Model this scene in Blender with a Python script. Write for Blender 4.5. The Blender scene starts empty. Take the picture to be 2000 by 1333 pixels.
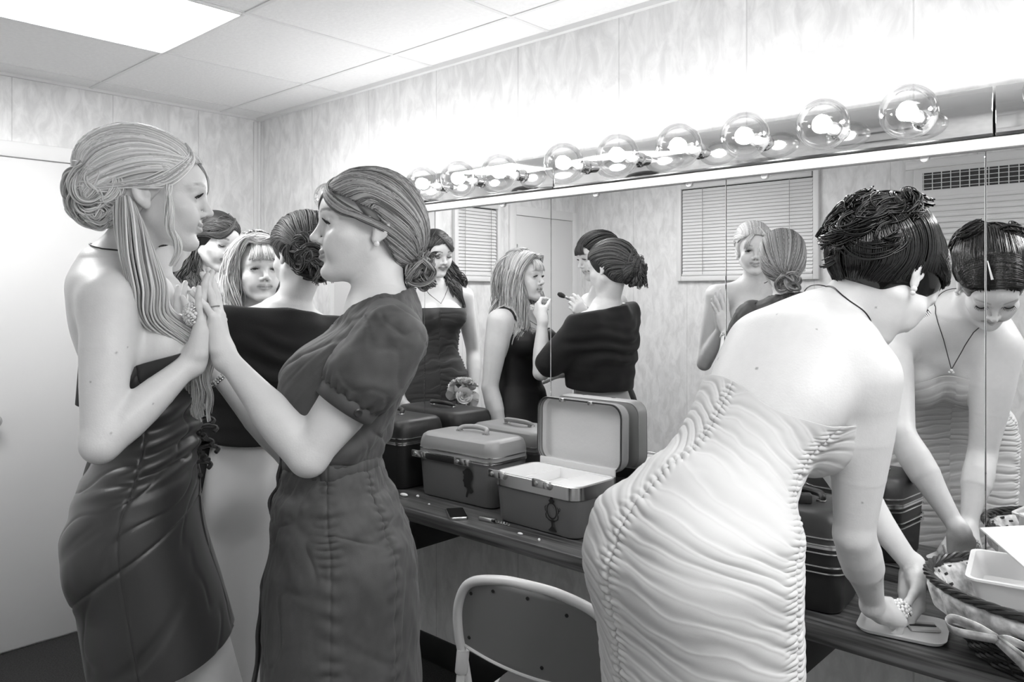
import bpy, bmesh, math, random
import numpy as np
from mathutils import Vector, Matrix

# ------------------------------------------------------------------ camera, world, exposure
SC = bpy.context.scene
COL = SC.collection
CAM = np.array([3.75, -2.116, 1.476])
FW = np.array([-0.6780, 0.7350, 0.0])      # camera forward (level)
RT = np.array([0.7350, 0.6780, 0.0])       # camera right
UP = np.array([0.0, 0.0, 1.0])
FPX, HORIZ = 1537.0, 579.0
cam_data = bpy.data.cameras.new('camera')
cam = bpy.data.objects.new('camera', cam_data)
COL.objects.link(cam)
cam.location = CAM
cam.rotation_euler = (math.pi / 2, 0, math.atan2(0.678, 0.735))
cam_data.sensor_width = 36.0
cam_data.lens = FPX / 2000 * 36.0
cam_data.shift_y = -(666.5 - HORIZ) / 2000
cam_data.clip_start = 0.02
SC.camera = cam

world = bpy.data.worlds.new('world')
SC.world = world
world.use_nodes = True
world.node_tree.nodes['Background'].inputs[0].default_value = (0.02, 0.02, 0.02, 1)
world.node_tree.nodes['Background'].inputs[1].default_value = 1.0

SC.view_settings.view_transform = 'Standard'
SC.view_settings.look = 'None'
SC.view_settings.exposure = 0.80
SC.view_settings.gamma = 1.0
SC.view_settings.use_curve_mapping = False
CEIL_LIGHT = 9.5         # emission of the ceiling panels
BULB_LIGHT = 55.0       # emission of each bulb's filament
CY = SC.cycles
CY.max_bounces = 10
CY.diffuse_bounces = 6
CY.glossy_bounces = 6
CY.transparent_max_bounces = 24
CY.caustics_reflective = True
CY.caustics_refractive = False
CY.sample_clamp_indirect = 4.0

random.seed(7)
RNG = np.random.default_rng(11)


def V3(*a):
    return np.array(a, float)


def at(px, py, t):
    """the point that the photograph shows at pixel (px, py), t metres deep"""
    return CAM + t * (FW + (px - 1000) / FPX * RT + (HORIZ - py) / FPX * UP)


def nrm(v):
    v = np.asarray(v, float)
    return v / (np.linalg.norm(v) + 1e-12)


# ------------------------------------------------------------------ materials
MATS = {}


def mat(name, val, rough=0.6, metal=0.0, spec=0.5, noise=None, bump=None, coat=0.0, sheen=0.0, attr=None, aniso=0.0, sss=0.0):
    """grey principled material; noise=(scale, amount, stretch) varies the grey, bump=(scale, strength, stretch) the relief,
    attr=(name, other value) mixes towards another grey where the mesh attribute is 1"""
    if name in MATS:
        return MATS[name]
    m = bpy.data.materials.new(name)
    MATS[name] = m
    m.use_nodes = True
    nt = m.node_tree
    N, L = nt.nodes, nt.links
    p = N['Principled BSDF']
    p.inputs['Base Color'].default_value = (val, val, val, 1)
    p.inputs['Roughness'].default_value = rough
    p.inputs['Metallic'].default_value = metal
    p.inputs['Specular IOR Level'].default_value = spec
    p.inputs['Coat Weight'].default_value = coat
    p.inputs['Sheen Weight'].default_value = sheen
    if sss:
        p.inputs['Subsurface Weight'].default_value = sss
        p.inputs['Subsurface Radius'].default_value = (0.01, 0.01, 0.01)
        p.inputs['Subsurface Scale'].default_value = 1.0
    col = None
    tc = N.new('ShaderNodeTexCoord')

    def tex(scale, stretch, detail=6):
        mp = N.new('ShaderNodeMapping')
        mp.inputs['Scale'].default_value = stretch or (1, 1, 1)
        L.new(tc.outputs['Object'], mp.inputs[0])
        t = N.new('ShaderNodeTexNoise')
        t.inputs['Scale'].default_value = scale
        t.inputs['Detail'].default_value = detail
        L.new(mp.outputs[0], t.inputs[0])
        return t.outputs['Fac']
    if noise:
        f = tex(noise[0], noise[2] if len(noise) > 2 else None)
        mr = N.new('ShaderNodeMapRange')
        mr.inputs['From Min'].default_value = 0.3
        mr.inputs['From Max'].default_value = 0.7
        mr.inputs['To Min'].default_value = val * (1 - noise[1])
        mr.inputs['To Max'].default_value = min(1, val * (1 + noise[1]))
        L.new(f, mr.inputs[0])
        col = mr.outputs[0]
    if attr:
        at_ = N.new('ShaderNodeAttribute')
        at_.attribute_name = attr[0]
        mx = N.new('ShaderNodeMix')
        mx.data_type = 'FLOAT'
        L.new(at_.outputs['Fac'], mx.inputs[0])
        if col is not None:
            L.new(col, mx.inputs[2])
        else:
            mx.inputs[2].default_value = val
        mx.inputs[3].default_value = attr[1]
        col = mx.outputs[0]
    if col is not None:
        cc = N.new('ShaderNodeCombineColor')
        for i in range(3):
            L.new(col, cc.inputs[i])
        L.new(cc.outputs[0], p.inputs['Base Color'])
    if bump:
        b = N.new('ShaderNodeBump')
        b.inputs['Strength'].default_value = bump[1]
        b.inputs['Distance'].default_value = 0.01
        L.new(tex(bump[0], bump[2] if len(bump) > 2 else None), b.inputs['Height'])
        L.new(b.outputs[0], p.inputs['Normal'])
    return m


def emit(name, val, strength):
    m = bpy.data.materials.new(name)
    MATS[name] = m
    m.use_nodes = True
    p = m.node_tree.nodes['Principled BSDF']
    p.inputs['Base Color'].default_value = (val, val, val, 1)
    p.inputs['Emission Color'].default_value = (1, 1, 1, 1)
    p.inputs['Emission Strength'].default_value = strength
    return m


def glass_mat():
    m = bpy.data.materials.new('thin_clear_glass')
    m.use_nodes = True
    nt = m.node_tree
    N, L = nt.nodes, nt.links
    N.remove(N['Principled BSDF'])
    tr = N.new('ShaderNodeBsdfTransparent')
    tr.inputs[0].default_value = (0.97, 0.97, 0.97, 1)
    gl = N.new('ShaderNodeBsdfGlossy')
    gl.inputs['Roughness'].default_value = 0.03
    lw = N.new('ShaderNodeLayerWeight')
    lw.inputs[0].default_value = 0.25
    mr = N.new('ShaderNodeMapRange')
    mr.inputs['To Min'].default_value = 0.04
    mr.inputs['To Max'].default_value = 0.6
    L.new(lw.outputs['Fresnel'], mr.inputs[0])
    mx = N.new('ShaderNodeMixShader')
    L.new(mr.outputs[0], mx.inputs[0])
    L.new(tr.outputs[0], mx.inputs[1])
    L.new(gl.outputs[0], mx.inputs[2])
    L.new(mx.outputs[0], N['Material Output'].inputs[0])
    return m


def wall_mat(name, val, axis, pitch, first):
    """mottled marble-pattern wall panelling with fine vertical joints every pitch metres along the axis"""
    m = bpy.data.materials.new(name)
    m.use_nodes = True
    nt = m.node_tree
    N, L = nt.nodes, nt.links
    p = N['Principled BSDF']
    p.inputs['Roughness'].default_value = 0.45
    geo = N.new('ShaderNodeNewGeometry')
    mp = N.new('ShaderNodeMapping')
    mp.inputs['Rotation'].default_value = (0.85, 0.80, 0.0)
    mp.inputs['Scale'].default_value = (1.0, 1.0, 0.42)
    L.new(geo.outputs['Position'], mp.inputs[0])
    t = N.new('ShaderNodeTexNoise')
    t.inputs['Scale'].default_value = 21.0
    t.inputs['Detail'].default_value = 7
    t.inputs['Roughness'].default_value = 0.62
    t.inputs['Distortion'].default_value = 0.6
    L.new(mp.outputs[0], t.inputs[0])
    mr = N.new('ShaderNodeMapRange')
    mr.inputs['From Min'].default_value = 0.36
    mr.inputs['From Max'].default_value = 0.62
    mr.inputs['To Min'].default_value = val * 0.80
    mr.inputs['To Max'].default_value = val
    L.new(t.outputs['Fac'], mr.inputs[0])
    sep = N.new('ShaderNodeSeparateXYZ')
    L.new(geo.outputs['Position'], sep.inputs[0])

    def mth(op, a, b):
        n = N.new('ShaderNodeMath')
        n.operation = op
        for i, q in enumerate((a, b)):
            if q is None:
                continue
            if isinstance(q, (int, float)):
                n.inputs[i].default_value = q
            else:
                L.new(q, n.inputs[i])
        return n.outputs[0]
    u = mth('DIVIDE', mth('SUBTRACT', sep.outputs[axis], first), pitch)
    fr = mth('ABSOLUTE', mth('SUBTRACT', mth('FRACT', u, None), 0.5), None)      # 0.5 at the joint
    j = mth('GREATER_THAN', fr, 0.5 - 0.0022 / pitch)
    k = mth('MULTIPLY', mr.outputs[0], mth('SUBTRACT', 1.0, mth('MULTIPLY', j, 0.22)))
    cc = N.new('ShaderNodeCombineColor')
    for i in range(3):
        L.new(k, cc.inputs[i])
    L.new(cc.outputs[0], p.inputs['Base Color'])
    return m


def wood_mat(name, lo, hi, rough=0.35):
    m = bpy.data.materials.new(name)
    m.use_nodes = True
    nt = m.node_tree
    N, L = nt.nodes, nt.links
    p = N['Principled BSDF']
    p.inputs['Roughness'].default_value = rough
    geo = N.new('ShaderNodeNewGeometry')
    mp = N.new('ShaderNodeMapping')
    mp.inputs['Scale'].default_value = (0.9, 26.0, 26.0)
    L.new(geo.outputs['Position'], mp.inputs[0])
    t = N.new('ShaderNodeTexNoise')
    t.inputs['Scale'].default_value = 3.2
    t.inputs['Detail'].default_value = 8
    t.inputs['Distortion'].default_value = 0.4
    L.new(mp.outputs[0], t.inputs[0])
    r = N.new('ShaderNodeMapRange')
    r.inputs['From Min'].default_value = 0.36
    r.inputs['From Max'].default_value = 0.66
    r.inputs['To Min'].default_value = lo
    r.inputs['To Max'].default_value = hi
    L.new(t.outputs['Fac'], r.inputs[0])
    cc = N.new('ShaderNodeCombineColor')
    for i in range(3):
        L.new(r.outputs[0], cc.inputs[i])
    L.new(cc.outputs[0], p.inputs['Base Color'])
    return m


# ------------------------------------------------------------------ objects
def tag(o, label=None, cat=None, group=None, kind=None):
    for k, v in (('label', label), ('category', cat), ('group', group), ('kind', kind)):
        if v:
            o[k] = v
    return o


def wloc(o):
    v = np.zeros(3)
    while o is not None:
        v = v + np.array(o.location)
        o = o.parent
    return v


def empty(name, loc, label, cat, group=None):
    o = bpy.data.objects.new(name, None)
    o.empty_display_size = 0.05
    COL.objects.link(o)
    o.location = loc
    return tag(o, label, cat, group)


def mesh_obj(name, V, F, m, parent=None, loc=None, smooth=True, mats=None, fmat=None, attrs=None, keep=False):
    """one mesh object from world-space vertices; F is an (n,3|4) array or a list of index tuples"""
    V = np.asarray(V, float).reshape(-1, 3)
    me = bpy.data.meshes.new(name)
    if loc is None:
        if parent is not None:
            loc = wloc(parent)
        else:
            lo, hi = V.min(0), V.max(0)
            loc = np.array([(lo[0] + hi[0]) / 2, (lo[1] + hi[1]) / 2, lo[2]])
    loc = np.asarray(loc, float)
    W = V - loc
    if isinstance(F, np.ndarray):
        n, w = F.shape
        me.vertices.add(len(W))
        me.vertices.foreach_set('co', W.astype(np.float32).ravel())
        me.loops.add(n * w)
        me.loops.foreach_set('vertex_index', F.astype(np.int32).ravel())
        me.polygons.add(n)
        me.polygons.foreach_set('loop_start', (np.arange(n) * w).astype(np.int32))
        me.update(calc_edges=True)
        me.validate()
    else:
        me.from_pydata([tuple(v) for v in W], [], [tuple(int(i) for i in f) for f in F])
        me.update()
    for q in (mats or [m]):
        me.materials.append(q)
    if fmat is not None:
        me.polygons.foreach_set('material_index', np.asarray(fmat, np.int32))
    me.polygons.foreach_set('use_smooth', np.full(len(me.polygons), bool(smooth)))
    for k, a in (attrs or {}).items():
        d = me.attributes.new(k, 'FLOAT', 'POINT')
        d.data.foreach_set('value', np.asarray(a, np.float32))
    o = bpy.data.objects.new(name, me)
    COL.objects.link(o)
    if parent is not None:
        o.parent = parent
        o.location = loc - wloc(parent)
    else:
        o.location = loc
    return o


def autosmooth(o, ang=35):
    """mark edges sharper than ang as sharp"""
    me = o.data
    bm = bmesh.new()
    bm.from_mesh(me)
    for e in bm.edges:
        if len(e.link_faces) == 2 and e.calc_face_angle(0) > math.radians(ang):
            e.smooth = False
    bm.to_mesh(me)
    bm.free()
    return o


def rotz(a):
    c, s = math.cos(a), math.sin(a)
    return np.array([[c, -s, 0], [s, c, 0], [0, 0, 1.0]])


class MB:
    """collects shapes into one mesh"""

    def __init__(self):
        self.V, self.F, self.n, self.M = [], [], 0, []

    def add(self, V, F, mi=0):
        V = np.asarray(V, float).reshape(-1, 3)
        self.V.append(V)
        for f in F:
            self.F.append(tuple(int(i) + self.n for i in f))
            self.M.append(mi)
        self.n += len(V)
        return self

    def box(self, lo, hi, bev=0.0, seg=2, mi=0, R=None, c=None):
        lo, hi = np.array(lo, float), np.array(hi, float)
        bm = bmesh.new()
        bmesh.ops.create_cube(bm, size=1.0)
        s = hi - lo
        for v in bm.verts:
            v.co = Vector([v.co[i] * s[i] + (lo[i] + hi[i]) / 2 for i in range(3)])
        if bev > 0:
            bmesh.ops.bevel(bm, geom=list(bm.edges), offset=min(bev, min(s) * 0.49), segments=seg, affect='EDGES', profile=0.5)
        bm.verts.index_update()
        P = np.array([v.co[:] for v in bm.verts])
        F = [[v.index for v in f.verts] for f in bm.faces]
        bm.free()
        if R is not None:
            P = P @ np.asarray(R).T
        if c is not None:
            P = P + np.asarray(c)
        return self.add(P, F, mi)

    def tube(self, pts, r, n=10, mi=0, caps=True, closed=False):
        P, F = tube_geo(np.asarray(pts, float), r, n, caps, closed)
        return self.add(P, F, mi)

    def lathe(self, prof, c, axis=(0, 0, 1), n=32, mi=0):
        """prof: list of (radius, height) along axis from point c"""
        ax = nrm(axis)
        u = nrm(np.cross(ax, (0.3, 0.9, 0.1) if abs(ax[2]) > 0.9 else (0, 0, 1)))
        v = np.cross(ax, u)
        th = np.linspace(0, 2 * np.pi, n, endpoint=False)
        P = []
        for r, h in prof:
            P.append(np.asarray(c) + ax * h + r * (np.cos(th)[:, None] * u + np.sin(th)[:, None] * v))
        P = np.concatenate(P)
        F = []
        for i in range(len(prof) - 1):
            for j in range(n):
                k = (j + 1) % n
                F.append((i * n + j, i * n + k, (i + 1) * n + k, (i + 1) * n + j))
        if prof[0][0] > 1e-5:
            F.append(tuple(range(n))[::-1])
        if prof[-1][0] > 1e-5:
            F.append(tuple((len(prof) - 1) * n + j for j in range(n)))
        return self.add(P, F, mi)

    def sphere(self, c, r, n=16, m=10, mi=0, sc=(1, 1, 1)):
        prof = [(r * math.sin(math.pi * i / m), -r * math.cos(math.pi * i / m)) for i in range(m + 1)]
        k = len(self.V)
        self.lathe(prof, (0, 0, 0), n=n, mi=mi)
        self.V[k] = self.V[k] * np.array(sc) + np.asarray(c)
        return self

    def rr(self, rings, M=None, c=(0, 0, 0), mi=0, cap0=True, cap1=True, seg=6):
        """loft of rounded rectangles: rings of (w, d, r, z[, ox, oy])"""
        P = []
        for q in rings:
            w, d, r, z = q[:4]
            ox, oy = (q[4], q[5]) if len(q) > 4 else (0, 0)
            r = min(r, w / 2 - 1e-4, d / 2 - 1e-4)
            for sx, sy, a0 in ((1, 1, 0), (-1, 1, 90), (-1, -1, 180), (1, -1, 270)):
                for k in range(seg + 1):
                    a = math.radians(a0 + 90 * k / seg)
                    P.append((sx * (w / 2 - r) + r * math.cos(a) + ox, sy * (d / 2 - r) + r * math.sin(a) + oy, z))
        n = 4 * (seg + 1)
        P = np.array(P)
        if M is not None:
            P = P @ np.asarray(M).T
        P = P + np.asarray(c)
        F = []
        for i in range(len(rings) - 1):
            for j in range(n):
                k = (j + 1) % n
                F.append((i * n + j, i * n + k, (i + 1) * n + k, (i + 1) * n + j))
        if cap0:
            F.append(tuple(range(n))[::-1])
        if cap1:
            F.append(tuple((len(rings) - 1) * n + j for j in range(n)))
        return self.add(P, F, mi)

    def build(self, name, m, parent=None, loc=None, smooth=True, ang=35, mats=None):
        o = mesh_obj(name, np.concatenate(self.V), self.F, m, parent, loc, smooth, mats=mats, fmat=self.M)
        if smooth and ang:
            autosmooth(o, ang)
        return o


def resample(pts, n):
    """Catmull-Rom resampling of a polyline to n points"""
    P = np.asarray(pts, float)
    k = len(P)
    if k == 2:
        s = np.linspace(0, 1, n)[:, None]
        return P[0] * (1 - s) + P[1] * s
    E = np.vstack([2 * P[0] - P[1], P, 2 * P[-1] - P[-2]])
    u = np.linspace(0, k - 1 - 1e-9, n)
    i = u.astype(int)
    f = (u - i)[:, None]
    a, b, c, d = E[i], E[i + 1], E[i + 2], E[i + 3]
    return 0.5 * (2 * b + (c - a) * f + (2 * a - 5 * b + 4 * c - d) * f ** 2 + (3 * b - a - 3 * c + d) * f ** 3)


def frames(P, closed=False):
    n = len(P)
    T = np.roll(P, -1, 0) - np.roll(P, 1, 0) if closed else np.gradient(P, axis=0)
    T /= np.linalg.norm(T, axis=1)[:, None] + 1e-12
    N = np.zeros_like(P)
    r = np.cross(T[0], (0, 0, 1)) if abs(T[0][2]) < 0.9 else np.cross(T[0], (1, 0, 0))
    N[0] = nrm(r)
    for i in range(1, n):
        v = N[i - 1] - T[i] * np.dot(N[i - 1], T[i])
        N[i] = nrm(v)
    return T, N, np.cross(T, N)


def tube_geo(P, r, n=10, caps=True, closed=False):
    T, N, B = frames(P, closed)
    k = len(P)
    r = np.broadcast_to(np.asarray(r, float), (k,))
    th = np.linspace(0, 2 * np.pi, n, endpoint=False)
    V = (P[:, None, :] + r[:, None, None] * (np.cos(th)[None, :, None] * N[:, None, :] + np.sin(th)[None, :, None] * B[:, None, :])).reshape(-1, 3)
    F = []
    for i in range(k if closed else k - 1):
        a, b = i * n, ((i + 1) % k) * n
        for j in range(n):
            q = (j + 1) % n
            F.append((a + j, a + q, b + q, b + j))
    if caps and not closed:
        F.append(tuple(range(n))[::-1])
        F.append(tuple((k - 1) * n + j for j in range(n)))
    return V, F


def grid_faces(nu, nv, wrap_v=False):
    """quads of a (nu, nv) grid of vertices"""
    i = np.arange(nu - 1)[:, None]
    j = np.arange(nv if wrap_v else nv - 1)[None, :]
    j2 = (j + 1) % nv
    return np.stack([i * nv + j, i * nv + j2, (i + 1) * nv + j2, (i + 1) * nv + j], -1).reshape(-1, 4)


def struct(o):
    o['kind'] = 'structure'
    return o
# ------------------------------------------------------------------ the room
RX, RY, RZ = 5.3, -2.77, 2.40       # room: x 0..RX, y RY..0, z 0..RZ
MIR = -0.026                        # front face of the mirrors
W1 = wall_mat('wall_panelling', 0.80, 0, 0.443, 1.828)
W2 = wall_mat('wall_panelling_end', 0.80, 1, 0.40, -0.32)
white = mat('white_paint', 0.72, 0.45)
cream = mat('cream_enamel', 0.62, 0.35)
door_m = mat('door_paint', 0.66, 0.4, noise=(2.0, 0.02))
black = mat('black_plastic', 0.012, 0.4)
dark = mat('dark_vinyl', 0.02, 0.5)
chrome = mat('polished_chrome', 0.80, 0.06, metal=1.0)
steel = mat('brushed_metal', 0.62, 0.28, metal=1.0)


def slab(name, lo, hi, m, **k):
    return struct(MB().box(lo, hi).build(name, m, smooth=False, **k))


slab('floor', (-0.1, RY - 0.1, -0.1), (RX + 0.1, 0.1, 0), mat('dark_carpet', 0.022, 0.95, noise=(160, 0.6), bump=(220, 0.8)))
slab('wall_mirror_side', (-0.1, 0, 0), (RX + 0.1, 0.1, RZ), W1)
slab('wall_end', (-0.1, RY, 0), (0, 0, RZ), W2)
slab('wall_opposite', (-0.1, RY - 0.1, 0), (RX + 0.1, RY, RZ), W1)
slab('wall_near_end', (RX, RY, 0), (RX + 0.1, 0, RZ), W2)

# dropped ceiling: tiles between thin grid strips
tile = mat('ceiling_tile', 0.80, 0.9, noise=(60, 0.03), bump=(90, 0.15))
slab('ceiling', (-0.1, RY - 0.1, RZ), (RX + 0.1, 0.1, RZ + 0.1), tile)
gm = mat('ceiling_grid_paint', 0.72, 0.5)
b = MB()
for k in range(9):
    x = 0.765 + 0.61 * (k - 1)
    if 0.01 < x < RX:
        b.box((x - 0.007, RY, RZ - 0.003), (x + 0.007, 0, RZ + 0.002))
for k in range(5):
    y = -0.21 - 0.61 * k
    if y > RY + 0.02:
        b.box((0, y - 0.007, RZ - 0.0034), (RX, y + 0.007, RZ + 0.002))
struct(b.build('ceiling_grid', gm, smooth=False))
b = MB()
b.box((0, -0.02, RZ - 0.018), (RX, 0, RZ)).box((0, RY, RZ - 0.018), (RX, RY + 0.02, RZ))
struct(b.build('trim_1', white, smooth=False))
b = MB()
b.box((0, RY, RZ - 0.012), (0.016, 0, RZ)).box((RX - 0.016, RY, RZ - 0.012), (RX, 0, RZ))
struct(b.build('trim_2', gm, smooth=False))
b = MB()
b.box((0, -0.028, 0), (0.010, 0, RZ - 0.018), 0.003).box((0, -0.010, 0), (0.028, 0, RZ - 0.018), 0.003)
struct(b.build('trim_3', white))
b = MB()
b.box((0, RY, 0), (0.010, RY + 0.028, RZ - 0.018), 0.003).box((0, RY, 0), (0.028, RY + 0.010, RZ - 0.018), 0.003)
struct(b.build('trim_4', white))
bb = mat('baseboard_vinyl', 0.02, 0.35)
struct(MB().box((0, -0.008, 0), (RX, 0, 0.11), 0.003).build('baseboard_mirror_side', bb))
struct(MB().box((0, RY, 0), (RX, RY + 0.008, 0.11), 0.003).build('baseboard_opposite', bb))
struct(MB().box((0, -0.50, 0), (0.008, -0.03, 0.11), 0.003).build('baseboard_end', bb))

# fluorescent ceiling panels (2 x 4 ft troffers in the tile grid; the near one is added)
pan = emit('fluorescent_diffuser', 0.8, CEIL_LIGHT)


def troffer(x, y, label):
    e = empty('ceiling_light', (x + 0.305, y + 0.61, RZ), label, 'ceiling light')
    f = MB()
    for lo, hi in (((x, y), (x + 0.61, y + 0.014)), ((x, y + 1.206), (x + 0.61, y + 1.22)), ((x, y + 0.014), (x + 0.014, y + 1.206)), ((x + 0.596, y + 0.014), (x + 0.61, y + 1.206))):
        f.box((lo[0], lo[1], RZ - 0.010), (hi[0], hi[1], RZ), 0.002)
    f.build('frame', white, e)
    MB().box((x + 0.014, y + 0.014, RZ - 0.006), (x + 0.596, y + 1.206, RZ - 0.001)).build('diffuser', pan, e, smooth=False)
    return e


troffer(0.765, -2.04, 'glowing rectangular fluorescent panel recessed in the tiled ceiling')

troffer(3.815, -2.04, 'added rectangular fluorescent ceiling panel near the camera, unseen above the frame')  # added panel, out of view, to brighten the bending woman's back

# door in the end wall (seen directly, behind the tall blonde woman)


def door(name, x, y0, y1, top, hand_side):
    ca = MB()
    cw = 0.065
    ca.box((x, y0 - cw, 0), (x + 0.018, y0, top + cw), 0.004).box((x, y1, 0), (x + 0.018, y1 + cw, top + cw), 0.004).box((x, y0, top), (x + 0.018, y1, top + cw), 0.004)
    o = struct(ca.build(name, white))
    MB().box((x, y0 + 0.003, 0.008), (x + 0.010, y1 - 0.003, top - 0.003), 0.002).build('door_panel', door_m, o)
    kb = MB()
    yy = y0 + 0.07 if hand_side < 0 else y1 - 0.07
    kb.lathe([(0.03, 0), (0.03, 0.006), (0.012, 0.01), (0.011, 0.035), (0.027, 0.045), (0.028, 0.06), (0.018, 0.07), (0, 0.072)], (x + 0.010, yy, 0.97), (1, 0, 0), 20)
    kb.build('door_knob', steel, o)
    hb = MB()
    yh = y1 - 0.004 if hand_side < 0 else y0 + 0.004
    for z in (0.25, 1.05, 1.80):
        hb.box((x + 0.008, yh - 0.012, z - 0.045), (x + 0.016, yh + 0.012, z + 0.045), 0.002)
    hb.build('hinge', steel, o)
    return o


door('door_1', 0.0, -1.27, -0.51, 2.055, -1)
door('door_2', 0.0, -2.67, -2.03, 2.05, -1)

# small window with blinds in the end wall, wider one and air conditioner in the opposite wall (seen in the mirrors)
slat_m = mat('blind_slat', 0.66, 0.4)
night = mat('night_glass', 0.03, 0.08)


def window(name, plane, a0, a1, z0, z1, n):
    """plane: function (a, depth, z) -> xyz"""
    def bx(mb, a, b_, d0, d1, za, zb, bev=0.0):
        p, q = np.array(plane(a, d0, za)), np.array(plane(b_, d1, zb))
        mb.box(np.minimum(p, q), np.maximum(p, q), bev)
    f = MB()
    w = 0.035
    bx(f, a0 - w, a0, 0, 0.03, z0 - w, z1 + w, 0.004)
    bx(f, a1, a1 + w, 0, 0.03, z0 - w, z1 + w, 0.004)
    bx(f, a0, a1, 0, 0.03, z0 - w, z0, 0.004)
    bx(f, a0, a1, 0, 0.03, z1, z1 + w, 0.004)
    o = struct(f.build(name, white))
    g = MB()
    bx(g, a0, a1, 0.001, 0.004, z0, z1)
    g.build('pane', night, o, smooth=False)
    return o, bx


def blind(plane_bx, a0, a1, z0, z1, n, label):
    lo = None
    hr = MB()
    plane_bx(hr, a0 + 0.004, a1 - 0.004, 0.006, 0.040, z1 - 0.03, z1 - 0.001, 0.004)
    e = None
    root = hr.build('venetian_blind', slat_m)
    tag(root, label, 'blind')
    pitch = (z1 - 0.03 - z0 - 0.02) / n
    for k in range(n):
        s = MB()
        z = z1 - 0.035 - pitch * (k + 0.5)
        plane_bx(s, a0 + 0.006, a1 - 0.006, 0.012, 0.0145, z - pitch * 0.52, z + pitch * 0.48)
        # tilt the slat
        Pt = s.V[0]
        c = Pt.mean(0)
        ax = 0 if np.ptp(Pt[:, 0]) > np.ptp(Pt[:, 1]) else 1
        oth = 1 - ax
        sg = 1
        d = (Pt[:, 2] - c[2])
        Pt[:, oth] += (-0.35 if oth == 1 else -0.35) * d
        s.build('slat', slat_m, root, smooth=False)
    bt = MB()
    plane_bx(bt, a0 + 0.006, a1 - 0.006, 0.008, 0.026, z0 + 0.002, z0 + 0.016, 0.003)
    bt.build('bottom_rail', slat_m, root)
    for q in (0.18, 0.84):
        cd = MB()
        aa = a0 + (a1 - a0) * q
        plane_bx(cd, aa - 0.0015, aa + 0.0015, 0.028, 0.030, z0 + 0.01, z1 - 0.01)
        cd.build('cord', mat('blind_cord', 0.35, 0.8), root, smooth=False)
    return root


end_plane = lambda a, d, z: (d, a, z)
opp_plane = lambda a, d, z: (a, RY + d, z)
w1, bx1 = window('window_1', end_plane, -1.83, -1.46, 1.61, 2.10, 20)
blind(bx1, -1.83, -1.46, 1.61, 2.10, 20, 'narrow white venetian blind beside the door, seen in the mirror')
w2, bx2 = window('window_2', opp_plane, 0.91, 1.83, 1.615, 2.245, 26)
blind(bx2, 0.91, 1.83, 1.615, 2.245, 26, 'wide white venetian blind on the wall behind, seen in the mirror')

# wall air conditioner with its casing
ac = empty('air_conditioner', (2.85, RY, 1.70), 'cream wall air conditioner with dark top grille, seen in the mirror', 'air conditioner')
f = MB()
f.box((2.36, RY, 2.19), (3.40, RY + 0.03, 2.24), 0.004).box((2.36, RY, 1.66), (2.41, RY + 0.03, 2.19), 0.004).box((3.35, RY, 1.66), (3.40, RY + 0.03, 2.19), 0.004).box((2.36, RY, 1.61), (3.40, RY + 0.03, 1.66), 0.004)
f.build('casing', white, ac)
f = MB()
f.box((2.42, RY, 1.72), (3.34, RY + 0.10, 2.185), 0.012)
f.build('body', cream, ac)
f = MB()
f.box((2.47, RY + 0.098, 2.06), (3.29, RY + 0.102, 2.155))
f.build('vent_opening', black, ac, smooth=False)
for k in range(19):
    x = 2.475 + 0.81 * k / 18
    MB().box((x - 0.002, RY + 0.10, 2.06), (x + 0.002, RY + 0.106, 2.155)).build('vent_bar', cream, ac, smooth=False)
f = MB()
for k in range(4):
    z = 2.06 + 0.095 * (k + 0.5) / 4
    f.box((2.47, RY + 0.10, z - 0.0015), (3.29, RY + 0.104, z + 0.0015))
f.build('vent_grid', cream, ac, smooth=False)
for k in range(9):
    z = 1.765 + 0.031 * k
    MB().box((2.44, RY + 0.098, z - 0.012), (3.32, RY + 0.108, z + 0.009), 0.003).build('louver', cream, ac)
MB().box((2.42, RY, 1.665), (3.34, RY + 0.09, 1.715), 0.006).build('control_panel', mat('dark_grey_plastic', 0.08, 0.4), ac)

# ------------------------------------------------------------------ mirrors, light bars, bulbs
mir_m = mat('silvered_glass', 0.86, 0.0, metal=1.0)
edge_m = mat('mirror_edge', 0.5, 0.2)
MTOP, MBOT = 1.815, 0.80
seams = [0.685, 1.343, 2.005, 2.663, 3.319, 3.977, 4.635]
nth = ['leftmost wall mirror, its edge behind the standing women', 'wall mirror second from the left, reflecting the woman being made up',
       'wall mirror third from the left, reflecting the shawled woman', 'wall mirror reflecting the wide window, behind the ruched dress',
       'wall mirror reflecting the air conditioner and the bending woman', 'rightmost wall mirror, past the basket']
for i in range(6):
    a, b_ = seams[i] + 0.0006, seams[i + 1] - 0.0006
    o = MB().box((a, MIR, MBOT), (b_, -0.002, MTOP), 0.0015, 1).build('wall_mirror', mir_m, smooth=False)
    tag(o, nth[i], 'mirror', 'mirror panels above the counter')
# white batten above the mirrors and the clips that hold the mirrors
struct(MB().box((0.685, -0.046, 1.815), (4.635, 0, 1.842), 0.003).build('trim_5', white))
clip_x = [1.35, 1.78, 2.2, 2.545, 2.782, 3.19, 3.65, 4.1]
for i, x in enumerate(clip_x):
    o = MB().lathe([(0.0, -0.003), (0.009, -0.003), (0.010, -0.001), (0.010, 0.004)], (x, MIR - 0.005, 1.812), (0, 1, 0), 16).build('mirror_clip', white)
    tag(o, 'small round white clip holding the top edge of the mirrors', 'mirror clip', 'mirror clips under the light bar')

glass = glass_mat()
fil = emit('bulb_filament', 1.0, BULB_LIGHT)
bulb_lab = {}


def ordinal(n):
    return {1: 'first', 2: 'second', 3: 'third', 4: 'fourth', 5: 'fifth', 6: 'sixth'}[n]


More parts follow.
